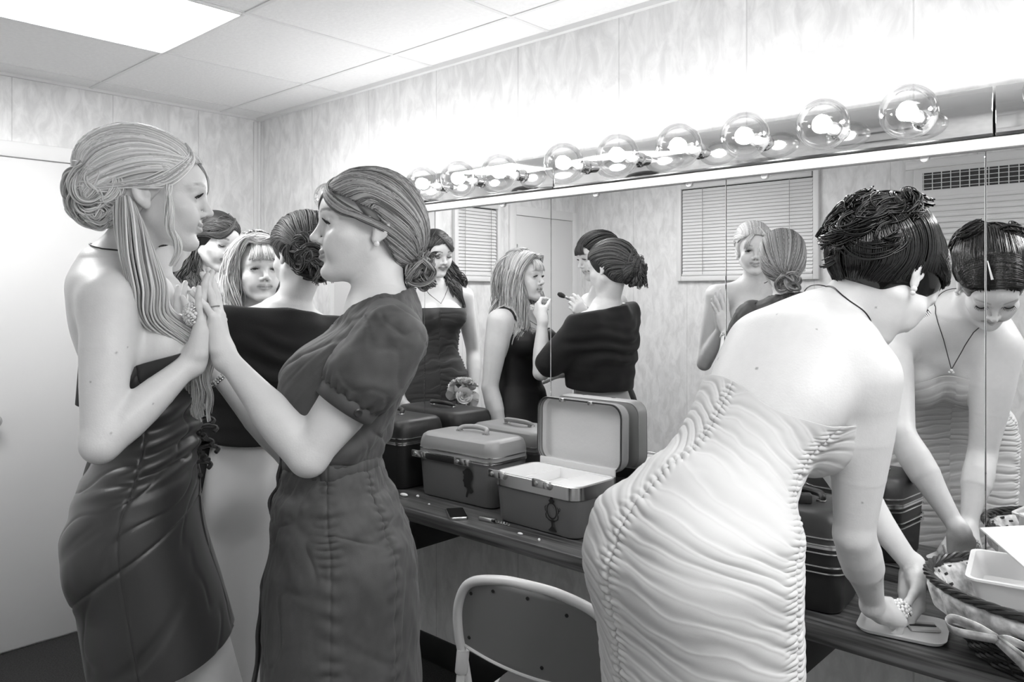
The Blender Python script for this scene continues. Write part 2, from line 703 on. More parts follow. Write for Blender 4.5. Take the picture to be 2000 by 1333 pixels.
bars = [(0.745, 2.034, [0.885, 1.085, 1.29, 1.494, 1.69, 1.895], 'far left chrome vanity light bar, partly behind the woman in the cap-sleeved dress'),
        (2.038, 3.339, [2.176, 2.383, 2.592, 2.791, 2.997, 3.193], 'middle chrome vanity light bar with six lit globe bulbs'),
        (3.343, 4.634, [3.48, 3.685, 3.89, 4.095, 4.30, 4.50], 'rightmost chrome vanity light bar, cut by the edge of the photo')]
place = ['at the far end of the light bars', 'on the middle light bar', 'on the rightmost light bar']
bulb0 = None
for bi, (x0, x1, xs, lab) in enumerate(bars):
    e = empty('vanity_light_bar', ((x0 + x1) / 2, 0, 1.843), lab, 'light bar', 'chrome light bars above the mirrors')
    MB().box((x0, -0.050, 1.843), (x1, 0, 1.957), 0.003).build('faceplate', chrome, e)
    MB().box((x0 + 0.001, -0.053, 1.8425), (x1 - 0.001, -0.002, 1.849), 0.001).build('lower_edge', mat('dark_metal', 0.10, 0.3, metal=1.0), e)
    for k, x in enumerate(xs):
        MB().lathe([(0.024, 0), (0.024, 0.004), (0.0195, 0.006), (0.0195, 0.029), (0.0175, 0.031), (0.0175, 0.02), (0, 0.02)], (x, -0.050, 1.90), (0, -1, 0), 24).build('socket', chrome, e)
    for k, x in enumerate(xs):
        if bulb0 is None:
            c = np.array([x, -0.0945, 1.90])
            g = MB()
            prof = [(0.013, -0.012), (0.0135, 0.004), (0.017, 0.012)]
            R0, cz = 0.0635, 0.0735
            for q in range(3, 25):
                a = math.pi * (1 - q / 24)
                if R0 * math.sin(a) > 0.018 or q > 12:
                    prof.append((R0 * math.sin(a) if q < 24 else 0.0, cz + R0 * math.cos(a)))
            g.lathe(prof, c, (0, -1, 0), 40)
            bulb0 = g.build('globe_bulb', glass, loc=c)
            MB().lathe([(0.012, -0.014), (0.0125, 0.0), (0.010, 0.004), (0.004, 0.03), (0.003, 0.045), (0, 0.046)], c, (0, -1, 0), 16).build('stem', mat('frosted_stem', 0.6, 0.3), bulb0)
            MB().lathe([(0, 0.046), (0.012, 0.050), (0.019, 0.060), (0.020, 0.072), (0.015, 0.085), (0, 0.091)], c, (0, -1, 0), 16).build('filament', fil, bulb0)
            o = bulb0
        else:
            o = bulb0.copy()
            COL.objects.link(o)
            o.location = (x, -0.0945, 1.90)
            for ch in bulb0.children:
                cc = ch.copy()
                COL.objects.link(cc)
                cc.parent = o
        tag(o, 'lit clear globe bulb, %s from the left %s' % (ordinal(k + 1), place[bi]), 'bulb', 'globe bulbs of the vanity lights')

# ------------------------------------------------------------------ the counter
CT, CF = 0.76, -0.405               # counter top height, front edge
ct = empty('vanity_counter', (2.7, CF, 0.70), 'long dark wood-grain make-up counter under the mirrors', 'counter')
wood = wood_mat('wood_grain_laminate', 0.028, 0.13)
MB().box((0.5, CF, CT - 0.042), (RX, -0.001, CT), 0.004).build('worktop', wood, ct)
struct(MB().box((0.5, -0.022, CT + 0.0005), (RX, -0.0005, MBOT), 0.003).build('trim_6', wood))
for x in (0.62, 1.60, 2.98, 4.2):
    MB().box((x - 0.02, CF + 0.10, 0.58), (x + 0.02, -0.001, CT - 0.042), 0.003).build('bracket', black, ct)
# ------------------------------------------------------------------ smooth bodies: signed distances blended and meshed by surface nets


def smin(a, b, k):
    h = np.clip(0.5 + 0.5 * (a - b) / k, 0, 1)
    return a * (1 - h) + b * h - k * h * (1 - h)


class Sdf:
    """ordered list of blended shapes; every shape is (function, lo, hi, k, mode)"""

    def __init__(self, ops=None):
        self.ops = list(ops or [])

    def copy(self):
        return Sdf(self.ops)

    def _add(self, fn, lo, hi, k, mode):
        self.ops.append((fn, np.asarray(lo, float), np.asarray(hi, float), k, mode))
        return self

    def cone(self, a, b, ra, rb, k=0.02, mode='u'):
        a, b = np.asarray(a, float), np.asarray(b, float)
        ba = b - a
        L2 = float(ba @ ba) + 1e-12

        def fn(p):
            q = p - a.astype(p.dtype)
            t = np.clip((q @ ba.astype(p.dtype)) / L2, 0, 1)
            w = q - t[..., None] * ba.astype(p.dtype)
            return np.sqrt(np.einsum('...i,...i->...', w, w)) - (ra + (rb - ra) * t)
        r = max(ra, rb)
        return self._add(fn, np.minimum(a, b) - r, np.maximum(a, b) + r, k, mode)

    def chain(self, pts, rad, k=0.02, mode='u'):
        for i in range(len(pts) - 1):
            self.cone(pts[i], pts[i + 1], rad[i], rad[i + 1], k, mode)
        return self

    def limb(self, pts, rad, k=0.015):
        """tapering limb through the points without swellings at the joints"""
        P = np.asarray(pts, float)
        r = np.asarray(rad, float)

        def fn(p):
            d = None
            for i in range(len(P) - 1):
                a, ba = P[i].astype(p.dtype), (P[i + 1] - P[i]).astype(p.dtype)
                q = p - a
                t = np.clip((q @ ba) / float(ba @ ba), 0, 1)
                w = q - t[..., None] * ba
                e = np.sqrt(np.einsum('...i,...i->...', w, w)) - (r[i] + (r[i + 1] - r[i]) * t)
                d = e if d is None else np.minimum(d, e)
            return d
        m = r.max()
        return self._add(fn, P.min(0) - m, P.max(0) + m, k, 'u')

    def ell(self, c, r, R=None, k=0.02, mode='u'):
        """ellipsoid; R columns are its axes"""
        c = np.asarray(c, float)
        r = np.asarray(r, float) * np.ones(3)
        R = np.eye(3) if R is None else np.asarray(R, float)

        def fn(p):
            q = (p - c.astype(p.dtype)) @ R.astype(p.dtype)
            k0 = np.sqrt(((q / r) ** 2).sum(-1))
            k1 = np.sqrt(((q / (r * r)) ** 2).sum(-1)) + 1e-9
            return k0 * (k0 - 1) / k1
        e = np.sqrt(((R * r) ** 2).sum(1))
        return self._add(fn, c - e, c + e, k, mode)

    def gc(self, p0, u, f, st, k=0.03, mode='u'):
        """trunk along axis u from p0 with front f: stations (h, right, front, half width, half depth in front, half depth behind)"""
        st = np.asarray(st, float)
        p0, u = np.asarray(p0, float), nrm(u)
        f = nrm(np.asarray(f) - u * np.dot(u, f))
        r = np.cross(f, u)
        T = resample(st, 80)
        T[:, 0] = np.maximum.accumulate(T[:, 0])
        h0, h1 = st[0, 0], st[-1, 0]

        def fn(p):
            q = p - p0.astype(p.dtype)
            h = q @ u
            hc = np.clip(h, h0, h1)
            I = [np.interp(hc, T[:, 0], T[:, i]) for i in range(1, 6)]
            x = q @ r - I[0]
            y = q @ f - I[1]
            a = I[2]
            b = np.where(y > 0, I[3], I[4])
            q0 = np.sqrt((x / a) ** 2 + (y / b) ** 2) + 1e-9
            q1 = np.sqrt((x / a ** 2) ** 2 + (y / b ** 2) ** 2) + 1e-6
            d = np.maximum(q0 * (q0 - 1) / q1, -np.minimum(a, b))
            e = np.abs(h - hc)
            return np.where(e > 0, np.sqrt(np.maximum(d, 0) ** 2 + e ** 2), d)
        P = []
        for s in st:
            for sx in (-1, 1):
                for sy in (-1, 1):
                    P.append(p0 + u * s[0] + r * (s[1] + sx * s[3] * 1.15) + f * (s[2] + sy * max(s[4], s[5]) * 1.15))
        P = np.array(P)
        return self._add(fn, P.min(0), P.max(0), k, mode)

    def half(self, p, n, k=0.004):
        """keep only the side of the plane opposite to n"""
        p, n = np.asarray(p, float), nrm(n)
        return self._add(lambda q: (q - p) @ n, (-9,) * 3, (9,) * 3, k, 'i')

    def at(self, p):
        p = np.asarray(p, float)
        D = np.full(len(p), 0.30)
        for fn, lo, hi, k, mode in self.ops:
            pad = 0.30 + k
            m = np.all((p > lo - pad) & (p < hi + pad), axis=1)
            if not m.any():
                continue
            d = fn(p[m])
            D[m] = smin(D[m], d, k) if mode == 'u' else -smin(-D[m], (d if mode == 's' else -d), k)
        return D

    def grid(self, h, pad=0.02, lo=None, hi=None):
        U = [o for o in self.ops if o[4] == 'u']
        lo = np.min([o[1] for o in U], 0) - pad if lo is None else np.asarray(lo)
        hi = np.max([o[2] for o in U], 0) + pad if hi is None else np.asarray(hi)
        n = np.ceil((hi - lo) / h).astype(int) + 1
        D = np.full(n, 0.06, np.float32)
        for fn, l, u_, k, mode in self.ops:
            a = np.clip(np.floor((l - k - 3 * h - lo) / h).astype(int), 0, n)
            b = np.clip(np.ceil((u_ + k + 3 * h - lo) / h).astype(int) + 1, 0, n)
            if np.any(b <= a):
                continue
            ax = [(lo[i] + h * np.arange(a[i], b[i])).astype(np.float32) for i in range(3)]
            S = D[a[0]:b[0], a[1]:b[1], a[2]:b[2]]
            step = max(1, int(3e6 / max(1, S.shape[1] * S.shape[2])))
            for i in range(0, S.shape[0], step):
                g = np.stack(np.meshgrid(ax[0][i:i + step], ax[1], ax[2], indexing='ij'), -1)
                d = fn(g).astype(np.float32)
                s = S[i:i + step]
                S[i:i + step] = smin(s, d, k) if mode == 'u' else -smin(-s, (d if mode == 's' else -d), k)
        return D, lo

    def mesh(self, h, **kw):
        D, lo = self.grid(h, **kw)
        return surface_nets(D, lo, h)


def surface_nets(D, lo, h):
    ins = D < 0
    n = np.array(D.shape)
    c = np.zeros(n - 1, np.uint8)
    for i in (0, 1):
        for j in (0, 1):
            for k in (0, 1):
                c += ins[i:n[0] - 1 + i, j:n[1] - 1 + j, k:n[2] - 1 + k]
    act = np.argwhere((c > 0) & (c < 8))
    del c
    idx = np.full(n - 1, -1, np.int32)
    idx[act[:, 0], act[:, 1], act[:, 2]] = np.arange(len(act))
    cor = np.array([(i, j, k) for i in (0, 1) for j in (0, 1) for k in (0, 1)])
    val = np.stack([D[act[:, 0] + q[0], act[:, 1] + q[1], act[:, 2] + q[2]] for q in cor], 1)
    acc = np.zeros((len(act), 3))
    cnt = np.zeros(len(act))
    for a in range(8):
        for b in range(a + 1, 8):
            if np.abs(cor[a] - cor[b]).sum() != 1:
                continue
            va, vb = val[:, a], val[:, b]
            m = (va < 0) != (vb < 0)
            t = va[m] / (va[m] - vb[m])
            acc[m] += cor[a] + t[:, None] * (cor[b] - cor[a])
            cnt[m] += 1
    V = lo + h * (act + acc / cnt[:, None])
    Q = []
    for ax in range(3):
        o1, o2 = [(1, 2), (2, 0), (0, 1)][ax]
        sl0 = [slice(None)] * 3
        sl1 = [slice(None)] * 3
        sl0[ax] = slice(0, -1)
        sl1[ax] = slice(1, None)
        A, B = ins[tuple(sl0)], ins[tuple(sl1)]
        e = np.argwhere(A != B)
        e = e[(e[:, o1] > 0) & (e[:, o2] > 0) & (e[:, o1] < n[o1] - 1) & (e[:, o2] < n[o2] - 1)]
        s = A[e[:, 0], e[:, 1], e[:, 2]]

        def cell(d1, d2):
            q = e.copy()
            q[:, o1] -= d1
            q[:, o2] -= d2
            return idx[q[:, 0], q[:, 1], q[:, 2]]
        f = np.stack([cell(1, 1), cell(0, 1), cell(0, 0), cell(1, 0)], 1)
        f[~s] = f[~s][:, ::-1]
        Q.append(f)
    F = np.concatenate(Q)
    F = F[(F >= 0).all(1)]
    return V, F


class Frame:
    """a placed local frame: columns right, forward, up"""

    def __init__(self, o, fwd, up, s=1.0):
        self.o = np.asarray(o, float)
        y = nrm(fwd)
        z = nrm(np.asarray(up) - y * np.dot(up, y))
        x = np.cross(y, z)
        self.R = np.stack([x, y, z], 1)
        self.s = s

    def p(self, q):
        return self.o + self.s * (np.asarray(q, float) @ self.R.T)

    def v(self, q):
        return np.asarray(q, float) @ self.R.T

    def inv(self, P):
        return ((np.asarray(P) - self.o) @ self.R) / self.s


def tilt(fwd, up, pitch=0.0, roll=0.0, yaw=0.0):
    """turn a (forward, up) pair: yaw to its left, pitch down (+), roll towards its right shoulder (+), in degrees"""
    y, z = nrm(fwd), nrm(up)
    z = nrm(z - y * np.dot(z, y))
    x = np.cross(y, z)
    a = math.radians(yaw)
    y, x = y * math.cos(a) - x * math.sin(a), x * math.cos(a) + y * math.sin(a)
    a = math.radians(pitch)
    y, z = y * math.cos(a) - z * math.sin(a), z * math.cos(a) + y * math.sin(a)
    a = math.radians(roll)
    z = z * math.cos(a) + x * math.sin(a)
    return y, z


def add_head(S, H, eyes=1.0, smile=0.3, k=1.0):
    """female head in frame H (origin between the ears, z up, y forward); eyes 0 closed .. 1 open"""
    s = H.s

    def E(c, r, kk, mode='u', R=None):
        Rm = H.R if R is None else H.R @ R
        S.ell(H.p(c), np.asarray(r) * s, Rm, kk * s, mode)

    def C(a, b, ra, rb, kk, mode='u'):
        S.cone(H.p(a), H.p(b), ra * s, rb * s, kk * s, mode)
    E((0, -0.020, 0.036), (0.0735, 0.092, 0.079), 0.02)               # cranium
    E((0, 0.028, 0.030), (0.058, 0.056, 0.062), 0.02)                 # forehead
    E((0, 0.026, -0.028), (0.0560, 0.056, 0.072), 0.022)              # face
    for sx in (-1, 1):
        C((sx * 0.050, -0.002, -0.048), (sx * 0.015, 0.056, -0.092), 0.014, 0.011, 0.032)   # jaw
        E((sx * 0.041, 0.050, -0.026), (0.021, 0.022, 0.017), 0.022)   # cheekbone
        E((sx * 0.028, 0.062, -0.050 + 0.004 * smile), (0.019, 0.018, 0.020), 0.02)         # cheek
    E((0, 0.0650, -0.096), (0.0155, 0.0150, 0.0130), 0.018)             # chin
    E((0, 0.070, 0.030), (0.040, 0.016, 0.020), 0.03)                 # brow
    for sx in (-1, 1):
        E((sx * 0.033, 0.091, 0.000), (0.0175, 0.0155, 0.0125), 0.016, 's')   # socket
    for sx in (-1, 1):
        E((sx * 0.0315, 0.0660, 0.0005), (0.0160, 0.0142, 0.0128), 0.006)     # lids
        if eyes > 0:
            E((sx * 0.0318, 0.0815, -0.0012), (0.0122, 0.0080, 0.0052 * eyes), 0.0015, 's')   # opening
        C((sx * 0.012, 0.082, 0.0165), (sx * 0.046, 0.068, 0.0185), 0.0055, 0.004, 0.014)     # brow ridge
    C((0, 0.0785, 0.012), (0, 0.0985, -0.0260), 0.0068, 0.0072, 0.012)        # nose bridge
    E((0, 0.0985, -0.0305), (0.0088, 0.0095, 0.0078), 0.007)                  # tip
    for sx in (-1, 1):
        E((sx * 0.0118, 0.0855, -0.0345), (0.0062, 0.0095, 0.0068), 0.006)    # wings
        E((sx * 0.0060, 0.0915, -0.0405), (0.0036, 0.0052, 0.0030), 0.003, 's')   # nostril
    up = 0.0075 * smile
    for sx in (-1, 1):                                                        # lips
        C((0, 0.0815, -0.0570 + up * 0.2), (sx * 0.0265, 0.0670, -0.0605 + up), 0.0050, 0.0028, 0.007)
        C((0, 0.0810, -0.0685), (sx * 0.0255, 0.0670, -0.0620 + up), 0.0058, 0.0028, 0.007)
        C((0, 0.0885, -0.0622), (sx * 0.0275, 0.0730, -0.0612 + up), 0.0019, 0.0014, 0.003, 's')
    E((0, 0.086, -0.0795), (0.016, 0.006, 0.005), 0.010, 's')
    for sx in (-1, 1):                                                        # ears
        a = math.radians(18)
        R = np.array([[math.cos(sx * a), -math.sin(sx * a), 0], [math.sin(sx * a), math.cos(sx * a), 0], [0, 0, 1]])
        t = math.radians(-12)
        R2 = np.array([[1, 0, 0], [0, math.cos(t), math.sin(t)], [0, -math.sin(t), math.cos(t)]])
        E((sx * 0.0755, -0.022, 0.000), (0.0075, 0.0175, 0.0300), 0.006, 'u', R @ R2)
        E((sx * 0.0740, -0.012, -0.026), (0.0055, 0.0085, 0.0100), 0.006)
        E((sx * 0.0830, -0.019, 0.003), (0.0050, 0.0105, 0.0205), 0.004, 's', R @ R2)
        E((sx * 0.0755, -0.0125, -0.004), (0.0040, 0.0050, 0.0070), 0.004)


def add_hand(S, wrist, fwd, back, side, curl=(15, 15, 15, 15), spread=4.0, thumb=(35, 10), s=1.0, each=None):
    """hand: fwd along the fingers, back = direction the back of the hand faces, side +1 right hand, -1 left hand.
    curl: bend per finger joint in degrees (index..little); thumb: (angle out of the palm's side, towards the palm).  Returns the fingertips."""
    y = nrm(fwd)
    z = nrm(np.asarray(back) - y * np.dot(back, y))
    x = -side * np.cross(y, z)                    # thumb side
    o = np.asarray(wrist, float)

    def P(q):
        return o + s * (q[0] * x + q[1] * y + q[2] * z)
    lat = [0.0265, 0.0090, -0.0085, -0.0245]
    kn = [0.083, 0.087, 0.083, 0.074]
    ln = [(0.041, 0.025, 0.020), (0.045, 0.028, 0.021), (0.041, 0.026, 0.021), (0.032, 0.020, 0.018)]
    rad = [(0.0090, 0.0080, 0.0072, 0.0060), (0.0092, 0.0082, 0.0073, 0.0061), (0.0088, 0.0078, 0.0070, 0.0058), (0.0078, 0.0068, 0.0060, 0.0052)]
    S.cone(P((0, -0.012, 0)), P((0, 0.012, -0.001)), 0.0225 * s, 0.0215 * s, 0.015 * s)
    for i in range(4):
        S.cone(P((lat[i] * 0.55, 0.012, -0.001)), P((lat[i], kn[i], 0)), 0.0150 * s, 0.0112 * s, (0.012 if i else 0.02) * s)
    S.cone(P((0.012, 0.018, -0.008)), P((0.030, 0.046, -0.012)), 0.0155 * s, 0.0135 * s, 0.012 * s)
    S.cone(P((-0.016, 0.018, -0.009)), P((-0.020, 0.055, -0.008)), 0.0130 * s, 0.0110 * s, 0.012 * s)
    tips = []
    for i in range(4):
        c = np.radians(curl[i] if np.ndim(curl[i]) else (curl[i],) * 3)
        sp = math.radians(spread * (1.5 - i)) if each is None else math.radians(each[i])
        d0 = np.array([math.sin(sp), math.cos(sp), 0.0])
        a, p = 0.0, np.array([lat[i], kn[i], 0.0])
        for j in range(3):
            a += c[j]
            d = np.array([d0[0] * math.cos(a), d0[1] * math.cos(a), -math.sin(a)])
            q = p + d * ln[i][j]
            S.cone(P(p), P(q), rad[i][j] * s, rad[i][j + 1] * s, 0.0045 * s)
            p = q
        tips.append((P(p), x * d[0] + y * d[1] + z * d[2]))
    a, b = math.radians(thumb[0]), math.radians(thumb[1])
    d = np.array([math.sin(a) * math.cos(b), math.cos(a) * math.cos(b), -math.sin(b)])
    p0 = np.array([0.026, 0.036, -0.012])
    p1 = p0 + d * 0.032
    d2 = nrm(d + np.array([-0.10, 0.15, -0.10]))
    p2 = p1 + d2 * 0.028
    p3 = p2 + d2 * 0.021
    S.cone(P(p0), P(p1), 0.0135 * s, 0.0100 * s, 0.008 * s)
    S.cone(P(p1), P(p2), 0.0098 * s, 0.0088 * s, 0.005 * s)
    S.cone(P(p2), P(p3), 0.0088 * s, 0.0068 * s, 0.005 * s)
    tips.append((P(p3), x * d2[0] + y * d2[1] + z * d2[2]))
    return tips, P


def add_arm(S, sh, el, wr, s=1.0, k=0.035, fat=1.0):
    sh, el, wr = (np.asarray(q, float) for q in (sh, el, wr))
    u = [0.0, 0.15, 0.35, 0.6, 0.8, 0.93, 1.0]
    r = [0.046, 0.0485, 0.0475, 0.0425, 0.0375, 0.0350, 0.0335]
    S.limb([sh + (el - sh) * q for q in u], [q * s * (fat + (min(fat, 1.10) - fat) * u[i]) for i, q in enumerate(r)], k)
    u = [0.0, 0.10, 0.25, 0.42, 0.6, 0.78, 0.92, 1.0]
    r = [0.0335, 0.0360, 0.0380, 0.0365, 0.0315, 0.0258, 0.0225, 0.0218]
    S.limb([el + (wr - el) * q for q in u], [q * s * (min(fat, 1.10) if i < 4 else 1) for i, q in enumerate(r)], 0.012)


def add_leg(S, hip, kn, an, toe, s=1.0):
    hip, kn, an, toe = (np.asarray(q, float) for q in (hip, kn, an, toe))
    S.cone(hip, hip + (kn - hip) * 0.5, 0.090 * s, 0.073 * s, 0.04)
    S.cone(hip + (kn - hip) * 0.5, kn, 0.073 * s, 0.052 * s, 0.03)
    back = nrm(np.cross(np.cross(toe - an, (0, 0, 1)), (0, 0, 1)))
    q = kn + (an - kn) * 0.3 + back * 0.012
    S.cone(kn, q, 0.049 * s, 0.054 * s, 0.03)
    S.cone(q, an, 0.054 * s, 0.033 * s, 0.03)
    S.cone(an, an + (toe - an) * 0.0 + np.array([0, 0, -0.03]), 0.034 * s, 0.030 * s, 0.02)
    S.cone(an + np.array([0, 0, -0.035]), toe, 0.030 * s, 0.020 * s, 0.02)


TORSO = [(-0.13, 0, 0.00, 0.150, 0.085, 0.095), (-0.03, 0, 0.0, 0.172, 0.100, 0.115), (0.06, 0, 0.0, 0.156, 0.100, 0.100), (0.16, 0, 0.004, 0.120, 0.086, 0.082),
         (0.21, 0, 0.004, 0.117, 0.085, 0.082), (0.30, 0, 0.0, 0.130, 0.095, 0.088), (0.38, 0, 0.0, 0.140, 0.100, 0.095), (0.44, 0, -0.005, 0.138, 0.082, 0.090),
         (0.49, 0, -0.012, 0.112, 0.060, 0.070), (0.53, 0, -0.014, 0.062, 0.050, 0.052)]


def add_torso(S, p0, u, f, st=None, scale=1.0, bust=1.0, seat=1.0):
    st = np.array(st if st is not None else TORSO, float) * scale
    u = nrm(u)
    f = nrm(np.asarray(f) - u * np.dot(u, f))
    r = np.cross(f, u)
    S.gc(p0, u, f, st, 0.02)

    def P(h, x, y):
        i = [np.interp(h * scale, st[:, 0], st[:, j]) for j in (1, 2)]
        return np.asarray(p0) + u * h * scale + r * (x * scale + i[0]) + f * (y * scale + i[1])
    R = np.stack([r, f, u], 1)
    for sx in (-1, 1):
        if bust:
            S.ell(P(0.355, sx * 0.074, 0.082), np.array([0.062, 0.058 * bust, 0.062]) * scale, R, 0.03)
        if seat:
            S.ell(P(-0.055, sx * 0.076, -0.062), np.array([0.088, 0.080 * seat, 0.092]) * scale, R, 0.045)
    return P


def wmat(n_in, n_out, periodic):
    """Catmull-Rom upsampling weights"""
    u = np.linspace(0, n_in if periodic else n_in - 1, n_out, endpoint=not periodic)
    W = np.zeros((n_out, n_in))
    for o, x in enumerate(u):
        i = min(int(x), n_in - 1 if periodic else n_in - 2)
        f = x - i
        w = 0.5 * np.array([-f + 2 * f * f - f ** 3, 2 - 5 * f * f + 3 * f ** 3, f + 4 * f * f - 3 * f ** 3, -f * f + f ** 3])
        for j in range(4):
            q = i - 1 + j
            q = q % n_in if periodic else min(max(q, 0), n_in - 1)
            W[o, q] += w[j]
    return W


def drape(S, spine, up, front, top, bot, off, nu=220, nv=320, cu=64, cv=72, wr=None, r0=0.55, both=False):
    """cloth around a body: rays from the spine to the offset surface of S.  spine: (k,3) points from bottom to top, up: (k,3) or one axis,
    top/bot: functions of the angle (0 front, +90 right) giving the spine parameter 0..1; wr(theta, v, s): outward displacement"""
    sp = resample(spine, 200)
    th = np.linspace(0, 2 * np.pi, cv, endpoint=False)
    tp = np.array([top(a) for a in th])
    bt = np.array([bot(a) for a in th])
    v = np.linspace(0, 1, cu)[:, None]
    s = tp[None, :] * (1 - v) + bt[None, :] * v
    O = np.stack([np.interp(s, np.linspace(0, 1, 200), sp[:, i]) for i in range(3)], -1)
    U = np.asarray(up, float)
    if U.ndim == 1:
        Uv = np.broadcast_to(nrm(U), O.shape)
    else:
        Ut = resample(U, 200)
        Uv = np.stack([np.interp(s, np.linspace(0, 1, 200), Ut[:, i]) for i in range(3)], -1)
        Uv = Uv / np.linalg.norm(Uv, axis=-1)[..., None]
    Fv = np.asarray(front) - Uv * (Uv @ np.asarray(front))[..., None]
    Fv = Fv / np.linalg.norm(Fv, axis=-1)[..., None]
    Rv = np.cross(Fv, Uv)
    D = np.cos(th)[None, :, None] * Fv + np.sin(th)[None, :, None] * Rv
    r = np.full(s.shape, r0)
    for it in range(60):
        d = S.at((O + r[..., None] * D).reshape(-1, 3)).reshape(s.shape) - off
        r = np.maximum(r - np.clip(d, -0.05, 0.08) * 0.75, 0.02)
    P = O + r[..., None] * D
    A, B = wmat(cu, nu, False), wmat(cv, nv, True)
    P = np.einsum('ai,ijk->ajk', A, P)
    P = np.einsum('bj,ajk->abk', B, P)
    if wr is not None:
        du = np.gradient(P, axis=0)
        dv = np.roll(P, -1, 1) - np.roll(P, 1, 1)
        N = np.cross(dv, du)
        N = N / (np.linalg.norm(N, axis=-1)[..., None] + 1e-12)
        Dh = np.einsum('ai,ijk->ajk', A, D)
        Dh = np.einsum('bj,ajk->abk', B, Dh)
        sg = np.sign((N * Dh).sum(-1).mean())
        N = N * sg
        TH = np.linspace(0, 2 * np.pi, nv, endpoint=False)[None, :] + 0 * P[..., 0]
        VV = np.linspace(0, 1, nu)[:, None] + 0 * P[..., 0]
        P = P + N * wr(TH, VV, P)[..., None]
    return P


def grown(ops, d):
    """the same shapes, d metres fatter"""
    out = []
    for fn, lo, hi, k, mode in ops:
        out.append(((lambda p, fn=fn: fn(p) - d), lo - d, hi + d, k, mode))
    return out


def sdf_cloth(S, h, wr=None):
    """mesh of S pushed along its normals by wr(points)"""
    V, F = S.mesh(h)
    if wr is not None:
        e = 0.004
        d = S.at(V)
        g = np.stack([S.at(V + e * np.eye(3)[i]) - d for i in range(3)], 1)
        g /= np.linalg.norm(g, axis=1)[:, None] + 1e-9
        V = V + g * wr(V)[:, None]
    return V, F


def cloth_obj(name, P, m, parent, thick=0.003, wrap=True, attrs=None):
    nu, nv = P.shape[:2]
    o = mesh_obj(name, P.reshape(-1, 3), grid_faces(nu, nv, wrap)[:, ::-1].copy(), m, parent, attrs=attrs)
    if thick:
        md = o.modifiers.new('thickness', 'SOLIDIFY')
        md.thickness = thick
        md.offset = -1
    return o


def fbm(x, y, seed=0, oct=3):
    """smooth periodic-free 2-D noise from sums of rotated sines"""
    r = np.random.default_rng(seed)
    z = 0 * x
    a = 1.0
    for o in range(oct):
        for q in range(4):
            t = r.uniform(0, 2 * np.pi)
            f = (1.7 ** o) * r.uniform(0.7, 1.3)
            z = z + a * np.sin(f * (x * math.cos(t) + y * math.sin(t)) * 2 * np.pi + r.uniform(0, 6.28))
        a *= 0.5
    return z / 4


# ------------------------------------------------------------------ hair
HC, HR = V3(0, -0.014, 0.034), V3(0.083, 0.103, 0.090)         # ellipsoid the hair lies on (head frame)


def push_out(q, lift):
    """keep points outside the hair ellipsoid"""
    w = (q - HC) / HR
    n = np.linalg.norm(w, axis=-1)[..., None]
    f = np.maximum(n, 1 + lift[..., None]) / (n + 1e-9)
    return HC + w * f * HR


def conform(S, P, lo, hi, it=4):
    """move world points so that their distance from the surface of S lies within lo..hi (arrays or numbers)"""
    P = P.copy()
    sh = P.shape[:-1]
    lo = np.broadcast_to(lo, sh).ravel()
    hi = np.broadcast_to(hi, sh).ravel()
    Q = P.reshape(-1, 3)
    e = 0.002
    for k in range(it):
        d = S.at(Q)
        g = np.stack([S.at(Q + e * np.eye(3)[i]) - d for i in range(3)], 1)
        g /= np.linalg.norm(g, axis=1)[:, None] + 1e-9
        mv = np.clip(d, lo, hi) - d
        Q = Q + g * np.clip(mv, -0.03, 0.03)[:, None]
    return Q.reshape(P.shape)


def tubes(P, R, n=5):
    """many tubes at once: P (k, seg, 3), R (k, seg)"""
    k, m = P.shape[:2]
    T = np.gradient(P, axis=1)
    T /= np.linalg.norm(T, axis=2)[..., None] + 1e-12
    N = np.zeros_like(P)
    r = np.cross(T[:, 0], np.where(np.abs(T[:, 0, 2:3]) < 0.9, np.array([[0, 0, 1.0]]), np.array([[1.0, 0, 0]])))
    N[:, 0] = r / (np.linalg.norm(r, axis=1)[:, None] + 1e-12)
    for i in range(1, m):
        v = N[:, i - 1] - T[:, i] * (N[:, i - 1] * T[:, i]).sum(1)[:, None]
        N[:, i] = v / (np.linalg.norm(v, axis=1)[:, None] + 1e-12)
    B = np.cross(T, N)
    th = np.linspace(0, 2 * np.pi, n, endpoint=False)
    V = P[:, :, None] + R[:, :, None, None] * (np.cos(th)[:, None] * N[:, :, None] + np.sin(th)[:, None] * B[:, :, None])
    F = grid_faces(m, n, True)
    F = (F[None] + (np.arange(k) * m * n)[:, None, None]).reshape(-1, 4)
    return V.reshape(-1, 3), F


